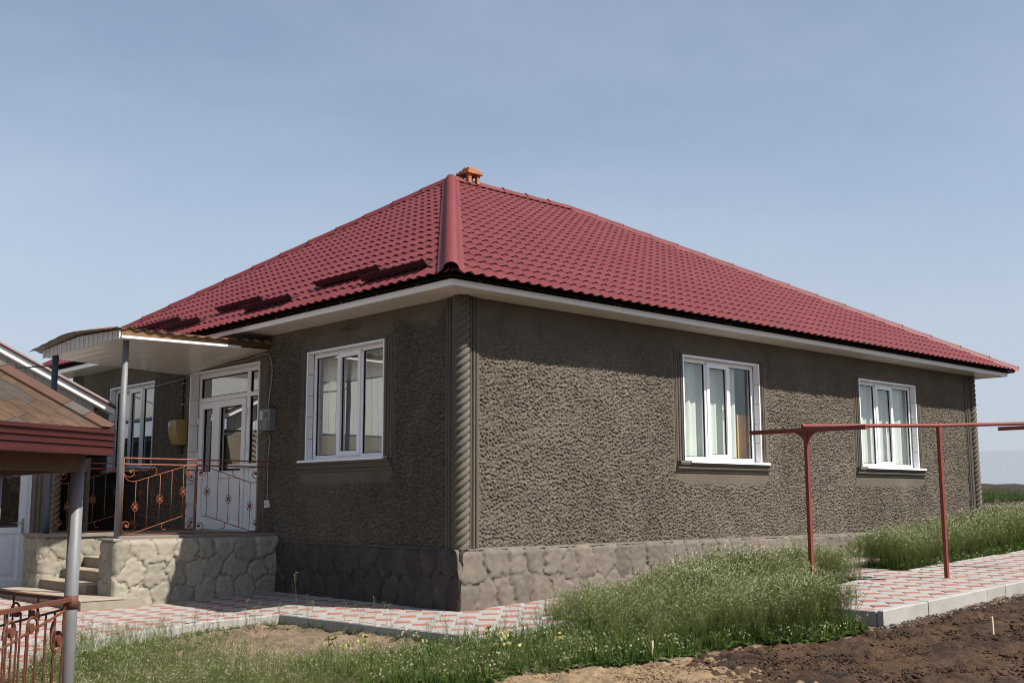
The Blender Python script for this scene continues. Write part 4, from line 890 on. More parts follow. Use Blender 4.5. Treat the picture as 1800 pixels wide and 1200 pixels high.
# ------------------------------------------------------------------ meters, cables
t = thing('gas_meter_box', (-0.1, 7.2, 2.22), 'yellow gas meter cover on the wall between door and far window', 'meter box')
mb = MB(); prof = [(0.0, 2.235), (-0.09, 2.225), (-0.125, 2.25), (-0.17, 2.34), (-0.195, 2.45), (-0.205, 2.56), (-0.20, 2.625), (-0.185, 2.645), (0.0, 2.66)]
for i in range(len(prof)):
    (xa, za), (xb, zb) = prof[i], prof[(i + 1) % len(prof)]; mb.add([(xa, 7.20, za), (xb, 7.20, zb), (xb, 7.50, zb), (xa, 7.50, za)], [(0, 1, 2, 3)])
for y in (7.20, 7.50): mb.add([(x, y, z) for x, z in prof], [tuple(range(len(prof)))])
body = mb.build('cover', M['meter'], t)
mb = MB(); mb.box(-.215, -.206, 7.38, 7.47, 2.53, 2.61); mb.build('dial_window', M['meterwin'], t)
mb = MB(); mb.tube([(-.03, 7.33, 2.65), (-.03, 7.33, 3.40)], .016, 8); mb.build('gas_pipe', M['blackpipe'], t); mb = MB(); mb.tube([(-.03, 7.32, 2.22), (-.03, 7.32, 2.08)], .02, 8); mb.build('gas_pipe', M['blackpipe'], t)
for z in (2.92, 3.28):
    mb = MB(); mb.box(-.05, -.004, 7.305, 7.355, z - .012, z + .012); mb.build('pipe_clip', M['cable'], t)
t = thing('electric_meter_box', (-0.06, 4.4, 2.32), 'grey electric meter box on the wall beside the entrance door', 'meter box')
mb = MB(); mb.bevbox(-.12, -.01, 4.30, 4.62, 2.33, 2.66, .01); mb.build('case', M['elbox'], t)
mb = MB(); mb.box(-.135, -.1205, 4.345, 4.585, 2.34, 2.47); mb.build('terminal_cover', M['elbox'], t)
mb = MB(); mb.box(-.126, -.1205, 4.37, 4.46, 2.53, 2.60); mb.build('display_window', M['eldark'], t)
mb = MB(); mb.box(-.126, -.1205, 4.50, 4.59, 2.50, 2.63); mb.build('rating_plate', M['meterwin'], t)
t = thing('wall_socket', (-0.03, 4.46, 1.22), 'small white wall socket low beside the porch on the shaded wall', 'socket')
mb = MB(); mb.bevbox(-.05, -.004, 4.41, 4.51, 1.19, 1.30, .006); mb.build('socket_case', M['whitetile'], t)
mb = MB(); mb.disc((-.052, 4.46, 1.245), (1, 0, 0), .022, .008, 12); mb.build('socket_face', M['cable'], t)
def cable(pts, r, m, label, name='cable', sub=8):
    pts = [Vector(p) for p in pts]; out = []
    for i in range(len(pts) - 1):
        p0 = pts[max(i - 1, 0)]; p1 = pts[i]; p2 = pts[i + 1]; p3 = pts[min(i + 2, len(pts) - 1)]
        for k in range(sub):
            q = k / sub; out.append(0.5 * ((2 * p1) + (-p0 + p2) * q + (2 * p0 - 5 * p1 + 4 * p2 - p3) * q * q + (-p0 + 3 * p1 - 3 * p2 + p3) * q ** 3))
    out.append(pts[-1]); b = MB(); b.tube(out, r, 5); o = b.build(name, m, None, smooth=True); return tag(o, label, 'cable')
cable([(-.03, 4.50, 2.32), (-.04, 4.42, 2.20), (-.035, 4.46, 1.9), (-.03, 4.455, 1.6), (-.03, 4.46, 1.30)], .008, M['cable'], 'pale cable running down from the electric meter to the wall socket')
cable([(-.05, 4.60, 2.35), (-.06, 4.78, 2.25), (-.06, 4.74, 2.14), (-.05, 4.52, 2.19), (-.04, 4.45, 2.24)], .006, M['cable'], 'pale cable looped between the meter box and the door frame')
cable([(-.05, 4.48, 2.66), (-.04, 4.45, 2.9), (-.04, 4.40, 3.2), (-.04, 4.45, 3.42), (-.04, 4.62, 3.52), (-.04, 5.2, 3.47), (-.04, 6.0, 3.46), (-.04, 6.8, 3.45), (-.04, 7.3, 3.36), (-.04, 7.9, 3.33), (-.05, 8.45, 3.30)], .008, M['cable'], 'thin pale cable looping above the entrance door along the shaded wall')
cable([(-.05, 10.40, 3.36), (-0.6, 9.6, 3.02), (-1.1, 8.8, 2.85), (-1.35, 8.46, 2.86)], .010, M['cable'], 'pale cable slung from the far window to the white gabled annex')
cable([(-2.52, 6.46, 3.31), (-2.75, 7.2, 3.32), (-3.0, 8.3, 3.40)], .012, M['cabledark'], 'dark cable strung from the blue canopy post towards the annex roof')
mb = MB(); mb.tube([(-1.85, 5.6, 3.44), (-1.80, 5.62, 3.38), (-1.86, 5.63, 3.30), (-1.82, 5.62, 3.24)], .007, 5); tag(mb.build('cable', M['wood'], None), 'short bare wire hanging from the white canopy underside', 'cable')

# ------------------------------------------------------------------ annex with the white gable
an = thing('annex', (-5.0, 12.0, -0.07), 'low plastered annex with a white boarded gable and white glazed door', 'annex')
AYF = 8.5; AXR = -1.09; AXL = -10.2; RS = 0.476
def rk(x): return 2.86 + RS * (-0.84 - x) if x > -5.6 else 2.86 + RS * (-0.84 + 5.6) - RS * (-5.6 - x)
mb = MB(); holes = [(-3.14, -2.04, -0.1, 2.0), (-1.60, -1.14, -0.1, 1.79)]
xs = [AXL, -3.14, -2.04, -1.60, -1.14, AXR]
for i in range(5):
    top0 = -0.12
    for hx in holes:
        if abs(xs[i] - hx[0]) < 1e-6: top0 = hx[3]
    mb.box(xs[i], xs[i + 1], AYF, AYF + .22, top0, 2.62)
mb.box(AXL, AXL + .2, AYF + .221, 17.0, -.12, 2.62); mb.box(AXR - .2, AXR, AYF + .221, 17.0, -.12, 2.62); mb.box(AXL, AXR, 16.8, 17.0, -.12, 2.62)
mb.build('wall', M['annexwall'], an)
n = 62
for k in range(n):
    x0 = AXL + (AXR - AXL) * k / n + .004; x1 = AXL + (AXR - AXL) * (k + 1) / n - .004; t = MB()
    t.hexa([(x0, AYF - .03, 2.62), (x1, AYF - .03, 2.62), (x1, AYF - .005, 2.62), (x0, AYF - .005, 2.62), (x0, AYF - .03, rk(x0) - .09), (x1, AYF - .03, rk(x1) - .09), (x1, AYF - .005, rk(x1) - .09), (x0, AYF - .005, rk(x0) - .09)]); t.build('siding_board', M['siding'], an)
mb = MB(); mb.add([(AXL, AYF - .001, 2.6), (AXR, AYF - .001, 2.6), (AXR, AYF - .001, rk(AXR) - .1), (-5.6, AYF - .001, rk(-5.6) - .1), (AXL, AYF - .001, rk(AXL) - .1)], [(0, 1, 2, 3, 4)]); mb.build('gable_backing', M['siding'], an)
def slopebox(x0, x1, y0, y1, off0, off1, name, m):
    mb = MB(); mb.hexa([(x0, y0, rk(x0) + off0), (x1, y0, rk(x1) + off0), (x1, y1, rk(x1) + off0), (x0, y1, rk(x0) + off0), (x0, y0, rk(x0) + off1), (x1, y0, rk(x1) + off1), (x1, y1, rk(x1) + off1), (x0, y1, rk(x0) + off1)]); return mb.build(name, m, an)
for xa, xb in ((-5.599, -0.82), (-10.4, -5.601)):
    slopebox(xa, xb, 8.2, 17.1, .03, .065, 'roof_sheet', M['annexroof'])
    slopebox(xa, xb - .02 if xb > -5 else xb, 8.23, 8.26, -.10, .0, 'barge_board', M['fasciawhite'])
    slopebox(xa, xb, 8.262, AYF - .034, -.085, -.07, 'rake_soffit', M['siding'])
    slopebox(xa, xb, 8.195, 8.235, .0, .028, 'verge_trim', M['fasciared'])
mb = MB(); mb.box(AXR + .0, AXR + .24, 8.24, 17.0, 2.50, 2.53); mb.build('eave_soffit', M['siding'], an)
rope_column(-1.69, AYF - .03, -.07, 2.6, .105, an, m=M['annexwall'], nseg=32, step=.015)
for b0, b1 in ((-2.02, -1.965), (-1.945, -1.89), (-1.87, -1.81)):
    t = MB(); t.tube([((b0 + b1) / 2, AYF + .005, -.07), ((b0 + b1) / 2, AYF + .005, 2.6)], (b1 - b0) / 2, 10); t.build('fillet', M['annexwall'], an, smooth=True)
mb = MB(); mb.box(-1.60, -1.14, AYF + .9, AYF + .95, -.1, 1.8); mb.box(-1.66, -1.601, AYF + .23, AYF + .95, -.1, 1.8); mb.box(-1.139, -1.10, AYF + .23, AYF + .95, -.1, 1.8); mb.box(-1.7, -1.05, AYF + .23, AYF + .95, 1.8, 1.85); mb.build('dark_passage', M['dark'], an)  # near-black lining: the unlit depth of the doorway is put into its colour
FA = FR((0, AYF, 0), (1, 0, 0), (0, -1, 0))
mb = MB(); bars(FA, mb, -3.14, -2.04, -.06, 2.0, .06, -.10, -.02); bars(FA, mb, -3.075, -2.105, -.05, 1.935, .10, -.09, -.005); FA.box(mb, -2.975, -2.205, .78, .88, -.09, -.006)
dr = mb.build('door', M['white'], an)
pane(FA, -2.98, -2.20, .87, 1.84, -.045, dr, M['glassd'])
mb = MB(); FA.box(mb, -2.975, -2.205, .05, .78, -.07, -.03); dp = mb.build('door_panel', M['white'], dr)
mb = MB(); FA.box(mb, -2.90, -2.28, .14, .70, -.03, -.018); mb.build('door_panel', M['white'], dr)
mb = MB(); FA.box(mb, -2.175, -2.135, .78, 1.02, -.005, .008); mb.tube([FA(-2.155, .95, .0), FA(-2.155, .95, .05), FA(-2.29, .95, .05)], .010, 6); mb.build('handle', M['handle'], dr)
mb = MB(); mb.disc(FA(-2.155, .84, .01), (0, 1, 0), .010, .012, 8); mb.build('lock', M['eldark'], dr)
mb = MB(); mb.box(-3.12, -2.06, AYF + 1.6, AYF + 1.65, -.1, 2.2); mb.box(-3.7, -3.65, AYF + .23, AYF + 1.65, -.1, 2.2); mb.box(-1.72, -1.68, AYF + .23, AYF + 1.65, -.1, 2.2); mb.build('inner_wall', M['darkwood'], an)

# ------------------------------------------------------------------ gazebo in the left foreground
P0 = Vector((-6.055, -3.70, 0)); A1 = math.radians(208); E1 = Vector((math.cos(A1), math.sin(A1), 0)); A2 = A1 - math.radians(120); E2 = Vector((math.cos(A2), math.sin(A2), 0)); MM = E1 + E2
GR = 1.6; C0 = Vector((-5.955, -3.945, 1.688)); GA = C0 + MM * 1.82 + Vector((0, 0, 1.03)); GC = P0 + MM * GR
gz = thing('gazebo', (GC.x, GC.y, -0.33), 'small gazebo with brown shingle roof and red metal fascia on grey posts', 'gazebo')
hexp = [P0 - GC]; 
for k in range(1, 6): hexp.append(Matrix.Rotation(math.radians(60 * k), 4, 'Z') @ hexp[0])
for k in range(6):
    p = GC + hexp[k]; mb = MB(); mb.tube([(p.x, p.y, -.5), (p.x, p.y, 1.60)], .039, 18); mb.build('post', M['postgrey'], gz, smooth=True)
    q = GC + hexp[(k + 1) % 6]; e = (q - p).normalized(); no = Vector((e.y, -e.x, 0)); mb = MB(); b = [p - no * .03, q - no * .03, q + no * .03, p + no * .03]; mb.hexa([(a.x, a.y, 1.455) for a in b] + [(a.x, a.y, 1.555) for a in b]); mb.build('beam', M['darkwood'], gz)
cor = [C0 - Vector((GC.x, GC.y, 0))]; base = Vector((GC.x, GC.y, 0)); ctr = Vector((C0.x, C0.y, 0)) + MM * ((C0 - GA).to_2d().length)
rc = [C0]; v0 = C0 - Vector((GA.x, GA.y, C0.z))
for k in range(1, 6): rc.append(Vector((GA.x, GA.y, C0.z)) + Matrix.Rotation(math.radians(60 * k), 4, 'Z') @ v0)
# which neighbour lies along E1
i1 = 1 if (rc[1] - rc[0]).normalized().dot(E1) > (rc[5] - rc[0]).normalized().dot(E1) else 5
mb = MB(); dn = Vector((0, 0, -.02)); mb.add([tuple(c + dn) for c in rc] + [tuple(GA + dn)], [(k, (k + 1) % 6, 6) for k in range(6)]); mb.build('roof_deck', M['darkwood'], gz)
mb = MB(); mb.add([(c.x, c.y, 1.56) for c in rc], [tuple(range(6))]); mb.build('soffit', M['ply'], gz)
for k in range(6):
    a, b = rc[k], rc[(k + 1) % 6]; e = (b - a).normalized(); no = Vector((e.y, -e.x, 0)); no = no if no.dot(a - Vector((GA.x, GA.y, a.z))) > 0 else -no
    prof = [(0, .012), (.004, .018), (-.018, .018), (-.024, .006), (-.048, .004), (-.054, .014), (-.060, .004), (-.085, .003), (-.091, .013), (-.097, .003), (-.118, .003), (-.124, .016), (-.142, .016), (-.146, .0)]
    V = []
    for z, d in prof: V += [tuple(a + no * d + Vector((0, 0, z))), tuple(b + no * d + Vector((0, 0, z)))]
    m_ = MB(); m_.add(V, [(2 * i, 2 * i + 1, 2 * i + 3, 2 * i + 2) for i in range(len(prof) - 1)]); m_.build('fascia', M['fasciared'], gz, recalc=False)
# shingles and hip strip on the face towards the camera
hv = (GA - C0).normalized(); e1r = (rc[i1] - C0).normalized(); tv = (e1r - hv * e1r.dot(hv)).normalized(); nv_ = hv.cross(tv); nv_ = nv_ if nv_.z > 0 else -nv_
HL = (GA - C0).length
def shingle(h0, h1, t0, t1, j0, j1, lift, m, name):
    bm = bmesh.new(); pts = [(h0, t0), (h1, t0), (h1, t1 + j1), ((h0 * .35 + h1 * .65), t1 + j1), ((h0 * .65 + h1 * .35), t1 + j0), (h0, t1 + j0)]
    lo = [bm.verts.new(C0 + hv * h + tv * t + nv_ * (lift - .016)) for h, t in pts]; hi = [bm.verts.new(C0 + hv * h + tv * t + nv_ * lift) for h, t in pts]
    bm.faces.new(hi); bm.faces.new(lo[::-1])
    for i in range(6): bm.faces.new((lo[i], lo[(i + 1) % 6], hi[(i + 1) % 6], hi[i]))
    for a, b in ((C0, rc[i1]), (rc[i1], GA)):
        ed = (b - a); no = nv_.cross(ed).normalized(); mid = (C0 + rc[i1] + GA) / 3
        if no.dot(mid - a) > 0: no = -no
        g = bm.verts[:] + bm.edges[:] + bm.faces[:]; r = bmesh.ops.bisect_plane(bm, geom=g, plane_co=a + no * (.01), plane_no=no, clear_outer=True)
    if len(bm.faces) > 2:
        bmesh.ops.recalc_face_normals(bm, faces=bm.faces); me = bpy.data.meshes.new(name); bm.to_mesh(me); me.materials.append(m); link(name, me, gz)
    bm.free()
hs_ = [.015, .17, .30, .72, .86, 1.3, 1.42, 1.9, 2.2]
for k in range(8): shingle(hs_[k], hs_[k + 1] - .004, -.03, .115, 0, 0, .030, M['hipbrown'] if k % 2 == 0 else M['hipgrey'], 'hip_strip')
for k in range(7):     # the strip folded over the hip, other side
    pass
rs = random.Random(5); tt = .10
for row in range(9):
    w = .135; h = -1.2 + (row % 2) * .17; k = 0
    while h < HL:
        L = rs.choice((.30, .36, .42)); tan = (k + row) % 2 == 0 if row % 3 else rs.random() < .72
        shingle(h, h + L - .003, tt - .03, tt + w, 0, rs.choice((0, .022, -.02)), .016 - .0018 * row + rs.uniform(0, .0008), M['shtan'] if tan else M['shgrey'], 'shingle'); h += L; k += 1
    tt += w
g1 = thing('gazebo_railing', (P0.x, P0.y, -0.33), 'rust red iron railing running from the grey post towards the lower left corner', 'railing', 'iron gazebo railings')
def gaz_rail(root, d, w, lower):
    d = Vector(d); zt = .705; p = P0 + d * .035; q = P0 + d * w
    mb = MB(); mb.hexa([tuple(p + Vector((0, 0, zt)) + d.cross(Vector((0, 0, 1))) * s * .022) for s in (1,)] + [tuple(q + Vector((0, 0, zt)) + d.cross(Vector((0, 0, 1))) * .022), tuple(q + Vector((0, 0, zt)) - d.cross(Vector((0, 0, 1))) * .022), tuple(p + Vector((0, 0, zt)) - d.cross(Vector((0, 0, 1))) * .022)] +
                        [tuple(p + Vector((0, 0, zt + .02)) + d.cross(Vector((0, 0, 1))) * .022), tuple(q + Vector((0, 0, zt + .02)) + d.cross(Vector((0, 0, 1))) * .022), tuple(q + Vector((0, 0, zt + .02)) - d.cross(Vector((0, 0, 1))) * .022), tuple(p + Vector((0, 0, zt + .02)) - d.cross(Vector((0, 0, 1))) * .022)]); mb.build('top_rail', M['ironold'], root)
    T = lambda s, z: p + d * s + Vector((0, 0, z))
    mb = MB(); mb.tube([T(.03, .66), T(.12, .64), T(w - .1, .40)], .008, 5); mb.build('diagonal_scroll', M['ironold'], root)
    for k in range(int((w - .05) / .105)):
        s = .04 + k * .105; zt_ = zt if k % 3 == 0 else .645 - max(0, s - .12) * .26
        mb = MB(); mb.tube([T(s, -.42)] + [T(s + .0022 * math.cos(a), -.4 + a * .017) for a in range(0, 60)] + [T(s, zt_)], .0068, 4); mb.build('baluster', M['ironold'], root)
        if k % 3 == 1:
            mb = MB(); mb.tube([T(s + .05 * math.cos(a * math.pi / 8), .02 + .085 * math.sin(a * math.pi / 8)) for a in range(16)], .007, 4, closed=True); mb.disc(T(s, .02), d.cross(Vector((0, 0, 1))), .03, .02, 10); mb.build('rosette', M['ironold'], root)
    for c, r0, r1_, a0_, a1_ in (((.10, .50), .02, .095, 90, 420), ((.42, .60), .02, .085, -60, 200), ((.62, .60), .02, .085, 240, -20)):
        if c[0] > w - .1: continue
        mb = MB(); mb.tube([T(x, z) for x, z in spiral(c, r0, r1_, math.radians(a0_), math.radians(a1_), 18)], .0075, 5); mb.build('scroll', M['ironold'], root)
        mb = MB(); mb.disc(T(*c), d.cross(Vector((0, 0, 1))), .028, .02, 10); mb.build('scroll_boss', M['ironold'], root)
    mb = MB(); mb.tube([T(.0, -.43), T(w, -.43)], .009, 5); mb.build('bottom_rail', M['ironold'], root)
gaz_rail(g1, (-0.73, -0.683, 0), 1.5, True)
g2 = thing('gazebo_railing', (P0.x, P0.y + .05, -0.33), 'rust red iron railing running back from the grey post beside the paving', 'railing', 'iron gazebo railings')
gaz_rail(g2, (-0.12, 0.993, 0), 1.5, False)
mb = MB(); mb.tube([(P0.x, P0.y, .66), (P0.x, P0.y, .74)], .0405, 16); mb.build('weld_patch', M['ironold'], g1, smooth=True)

# ------------------------------------------------------------------ red clothes drying frame
cf_ = thing('clothes_drying_frame', (3.88, -2.31, 0.15), 'red painted steel drying frame with T-shaped posts linked by a pipe', 'drying frame')
TB = [Vector((3.88, -2.31, .0)), Vector((5.97, -3.06, .0)), Vector((8.06, -3.81, 0.0))]
pd = (TB[2] - TB[0]).normalized()
for k, p in enumerate(TB):
    mb = MB(); s = .024; z0 = float(zpave(p.x)) - .1; ztop = (2.145, 2.262, 2.33)[k]
    R = Matrix.Rotation(math.radians(-4), 4, 'Z'); sq = [R @ Vector((sx * s, sy * s, 0)) for sx, sy in ((-1, -1), (1, -1), (1, 1), (-1, 1))]
    mb.hexa([tuple(p + q + Vector((0, 0, z0))) for q in sq] + [tuple(p + q + Vector((0, 0, ztop))) for q in sq]); mb.build('post', M['redpaint'], cf_)
    if k != 1:
        cd = Vector((-.06, 1, 0)).normalized(); zz = 2.145 if k == 0 else 2.30; mb = MB(); sd = Vector((1, .06, 0)) * .024; a = p - cd * .83; b = p + cd * .83
        mb.hexa([tuple(a - sd + Vector((0, 0, zz))), tuple(a + sd + Vector((0, 0, zz))), tuple(b + sd + Vector((0, 0, zz))), tuple(b - sd + Vector((0, 0, zz))), tuple(a - sd + Vector((0, 0, zz + .055))), tuple(a + sd + Vector((0, 0, zz + .055))), tuple(b + sd + Vector((0, 0, zz + .055))), tuple(b - sd + Vector((0, 0, zz + .055)))]); mb.build('crossbar', M['redpaint'], cf_)
        for sg in (-1, 1):
            mb = MB(); g = [(0.02, 0), (.16, 0), (.085, -.045), (.04, -.10), (.02, -.17)]; L_ = [p + cd * sg * q[0] + Vector((0, 0, zz + q[1])) for q in g]
            mb.add([tuple(v - sd * .35) for v in L_] + [tuple(v + sd * .35) for v in L_], [(0, 1, 2, 3, 4), (9, 8, 7, 6, 5)] + [(i, (i + 1) % 5, 5 + (i + 1) % 5, 5 + i) for i in range(5)]); mb.build('gusset', M['redpaint'], cf_)
mb = MB(); mb.tube([tuple(TB[0] - pd * .06 + Vector((0, 0, 2.224))), tuple(TB[1] + Vector((0, 0, 2.285))), tuple(TB[2] + pd * .05 + Vector((0, 0, 2.378)))], .026, 12); mb.build('pipe_rail', M['redpaint'], cf_)

# ------------------------------------------------------------------ chain link fence far behind
fe = thing('chain_link_fence', (36, 8, 1.25), 'galvanised chain link fence standing before the ploughed field', 'fence')
mb = MB(); zb, zt = 1.28, 3.22; sp = .105; rw = .0031
y = -6.0
while y < 26:
    for sg in (-1, 1):
        ya, yb = (y, y + (zt - zb)) if sg > 0 else (y + (zt - zb), y)
        mb.add([(36, ya - rw, zb), (36, ya + rw, zb), (36, yb + rw, zt), (36, yb - rw, zt)], [(0, 1, 2, 3)]); mb.add([(36 - rw, ya, zb), (36 + rw, ya, zb), (36 + rw, yb, zt), (36 - rw, yb, zt)], [(0, 1, 2, 3)])
    y += sp
fm = mb.build('wire_mesh', M['wire'], fe, recalc=False); fm['kind'] = 'stuff'
for y in (0.9, 4.4, 7.75, 11.9, 15.4, 19.0):
    mb = MB(); mb.tube([(36.03, y, 1.0), (36.03, y, 3.3)], .03, 8); mb.build('fence_post', M['wire'], fe)

# ------------------------------------------------------------------ stakes
def stake(x, y, h, label, r=.009):
    z = float(zland(x, y)); mb = MB(); mb.hexa([(x - r, y - r, z - .08), (x + r, y - r, z - .08), (x + r, y + r, z - .08), (x - r, y + r, z - .08), (x - r - .008, y - r, z + h), (x + r - .008, y - r, z + h + .01), (x + r - .008, y + r, z + h), (x - r - .008, y + r, z + h)])
    return tag(mb.build('wooden_stake', M['stake'], None), label, 'stake')
stake(-0.774, -3.62, .17, 'thin pale wooden stake at the edge of the tall weeds')
stake(2.633, -5.164, .17, 'short pale wooden stake in dark soil near the path kerb', .012)

# ------------------------------------------------------------------ ground cover
def rot2(v, a): return np.stack([v[:, 0] * math.cos(a) - v[:, 1] * math.sin(a), v[:, 0] * math.sin(a) + v[:, 1] * math.cos(a), v[:, 2]], 1)
class PV:   # one plant variant out of quads: lists of 4 points and a material slot
    def __init__(s): s.q = []; s.m = []
    def quad(s, a, b, c, d, m): s.q.append([a, b, c, d]); s.m.append(m)
    def ribbon(s, p, q, w0, w1, m, side=None):
        p = Vector(p); q = Vector(q); d = (q - p)
        sd = Vector(side) if side else d.cross(Vector((random.uniform(-1, 1), random.uniform(-1, 1), 0.2)))
        sd = sd.normalized() if sd.length > 1e-6 else Vector((1, 0, 0)); s.quad(tuple(p - sd * w0), tuple(p + sd * w0), tuple(q + sd * w1), tuple(q - sd * w1), m)
    def fleck(s, p, r, m):
        p = Vector(p); a = Vector((random.gauss(0, 1), random.gauss(0, 1), random.gauss(0, .6))).normalized(); b = a.orthogonal().normalized(); c = a.cross(b)
        s.quad(tuple(p + b * r), tuple(p + c * r), tuple(p - b * r), tuple(p - c * r), m)
    def leaf(s, p, d, L, w, m):
        p = Vector(p); d = Vector(d).normalized(); sd = d.cross(Vector((0, 0, 1))); sd = sd.normalized() if sd.length > .01 else Vector((1, 0, 0)); md = p + d * L * .5 + Vector((0, 0, L * .08)); t = p + d * L - Vector((0, 0, L * .15))
        s.quad(tuple(p), tuple(md + sd * w), tuple(t), tuple(md - sd * w), m)
    def arr(s): return np.array(s.q, dtype=np.float32), np.array(s.m, np.int32)
def tall_weed():     # thin branching stems with seed pods and tiny pale flowers, unit metres for a 0.6 m plant
    v = PV(); H = 0.6; lean = Vector((random.gauss(0, .05), random.gauss(0, .05), 0)); pts = [lean * (t * t) + Vector((0, 0, H * t)) for t in (0, .35, .7, 1.0)]
    for i in range(3):
        for sd in ((1, 0, 0), (0, 1, 0)): v.ribbon(pts[i], pts[i + 1], .0022 - i * .0005, .0017 - i * .0005, 0, sd)
    tips = [(pts[3], Vector((0, 0, 1)))]
    for k in range(random.randint(6, 9)):
        t = random.uniform(.28, .85); p = lean * (t * t) + Vector((0, 0, H * t)); a = random.uniform(0, 6.28); L = (1.05 - t) * H * random.uniform(.5, .85)
        d = Vector((math.cos(a) * .55, math.sin(a) * .55, 1)).normalized(); q = p + d * L; v.ribbon(p, q, .0014, .0009, 0); tips.append((q, d))
        if random.random() < .6: v.leaf(p, (math.cos(a), math.sin(a), .5), random.uniform(.03, .06), .006, 1)
    for q, d in tips:
        for j in range(random.randint(4, 6)):
            b = q - d * (.02 + j * .022); a = random.uniform(0, 6.28); o_ = Vector((math.cos(a), math.sin(a), .35)) * .016; v.fleck(b + o_, .0052, 0)
        if random.random() < .62:
            for j in range(random.randint(1, 3)): v.fleck(q + Vector((random.gauss(0, .007), random.gauss(0, .007), random.gauss(0, .005))), random.uniform(.0045, .0072), 2)
    for k in range(5):
        a = random.uniform(0, 6.28); v.leaf((0, 0, random.uniform(.01, .12)), (math.cos(a), math.sin(a), random.uniform(.1, .8)), random.uniform(.06, .14), random.uniform(.008, .014), 1)
    return v.arr()
def grass_tuft(h=.14, n=11, m=1):
    v = PV()
    for k in range(n):
        a = random.uniform(0, 6.28); r = random.uniform(0, .035); p = Vector((r * math.cos(a), r * math.sin(a), 0)); L = h * random.uniform(.5, 1.1); b = a + random.gauss(0, .6); o_ = random.uniform(.2, .8)
        q = p + Vector((math.cos(b) * L * .3 * o_, math.sin(b) * L * .3 * o_, L * .6)); e = q + Vector((math.cos(b) * L * .6 * o_, math.sin(b) * L * .6 * o_, L * .4 * (1 - o_ * .5)))
        sd = (-math.sin(b), math.cos(b), 0); v.ribbon(p, q, .0035, .003, m, sd); v.ribbon(q, e, .003, .0005, m, sd)
    return v.arr()
def rosette():
    v = PV()
    for k in range(random.randint(7, 11)):
        a = random.uniform(0, 6.28); v.leaf((0, 0, .005), (math.cos(a), math.sin(a), random.uniform(.05, .5)), random.uniform(.04, .10), random.uniform(.008, .018), 1)
    if random.random() < .6:
        for k in range(3):
            q = Vector((random.gauss(0, .03), random.gauss(0, .03), random.uniform(.06, .16))); v.ribbon((0, 0, 0), q, .0015, .001, 0); v.fleck(q, .006, 2); v.fleck(q + Vector((.008, .004, .004)), .005, 2)
    return v.arr()
def dandelion():
    v = PV()
    for k in range(7):
        a = random.uniform(0, 6.28); v.leaf((0, 0, .005), (math.cos(a), math.sin(a), .25), .10, .014, 1)
    for k in range(random.randint(2, 4)):
        q = Vector((random.gauss(0, .04), random.gauss(0, .04), random.uniform(.10, .17))); v.ribbon((0, 0, 0), q, .002, .002, 0)
        for j in range(7): v.fleck(q + Vector((random.gauss(0, .008), random.gauss(0, .008), random.gauss(0, .003))), .011, 2)
    return v.arr()
def scatter(name, variants, pos, scale, mats, seed=1, tilt=.08, cat=None):
    r = np.random.default_rng(seed); which = r.integers(0, len(variants), len(pos)); Vs, MIs = [], []
    for k, (Q, mi) in enumerate(variants):
        sel = which == k; n = int(sel.sum())
        if not n: continue
        yaw = r.uniform(0, 2 * np.pi, n); c, s_ = np.cos(yaw), np.sin(yaw); P = Q.reshape(-1, 3)
        x = P[None, :, 0] * c[:, None] - P[None, :, 1] * s_[:, None]; y = P[None, :, 0] * s_[:, None] + P[None, :, 1] * c[:, None]; z = np.repeat(P[None, :, 2], n, 0)
        tx = r.normal(0, tilt, n)[:, None]; ty = r.normal(0, tilt, n)[:, None]; x = x + z * tx; y = y + z * ty; sc = scale[sel][:, None]
        W_ = np.stack([x * sc + pos[sel, 0:1], y * sc + pos[sel, 1:2], z * sc + pos[sel, 2:3]], -1); Vs.append(W_.reshape(-1, 3)); MIs.append(np.tile(mi, n))
    V = np.concatenate(Vs); F = np.arange(len(V)).reshape(-1, 4); o = link(name, raw_mesh(name, V, F, mats, np.concatenate(MIs))); o['kind'] = 'stuff'; return o
r = np.random.default_rng(77)
def noise2(x, y, f, ph=0.0): return np.sin(x * f * 1.3 + 2.1 * np.sin(y * f * .7 + ph)) * np.cos(y * f + 1.7 * np.sin(x * f * .9 + ph * 2))
def sample(n, x0, x1, y0, y1, test):
    x = r.uniform(x0, x1, n); y = r.uniform(y0, y1, n); k = test(x, y); return x[k], y[k]
GM = [M['stem'], M['leaf'], M['flower']]
TW_ = [tall_weed() for _ in range(12)]
def blocked(x, y):   # paving and path kept clear
    path = (x > 2.50) & (y < -2.12) & (y > -4.04) & ~((x < 3.95) & (y > -2.5) & (r.random(len(x)) < .4))
    link_ = (x > 5.45) & (x < 6.8) & (y < -1.2); corner = (x > 2.12) & (y < -3.25); return path | link_ | corner
# tall weeds left of the path and along the sunny wall
x, y = sample(30000, -3.2, 5.6, -4.3, -1.15, lambda x, y: (y > soil_edge(x) + .04 + .08 * r.random(len(x))) & ~blocked(x, y) & (y < np.where(x < -1.3, -1.9, np.where(x < .1, -1.62, -1.18))) &
              (r.random(len(x)) < np.clip(.16 + .42 * (x + 1.0), .06, 1) * np.clip(.78 + .35 * noise2(x, y, 2.3), .25, 1)))
hgt = np.clip(.42 + .16 * (x + 1.2), .30, .98) * (1 + .22 * noise2(x, y, 1.9, 1.0)) * r.uniform(.7, 1.15, len(x)); hgt *= np.where(y > -1.6, .85, 1)
lim = 5200
if len(x) > lim: k = r.permutation(len(x))[:lim]; x, y, hgt = x[k], y[k], hgt[k]
scatter('tall_weeds', TW_, np.stack([x, y, zland(x, y) + .0], 1), hgt, GM, 3)
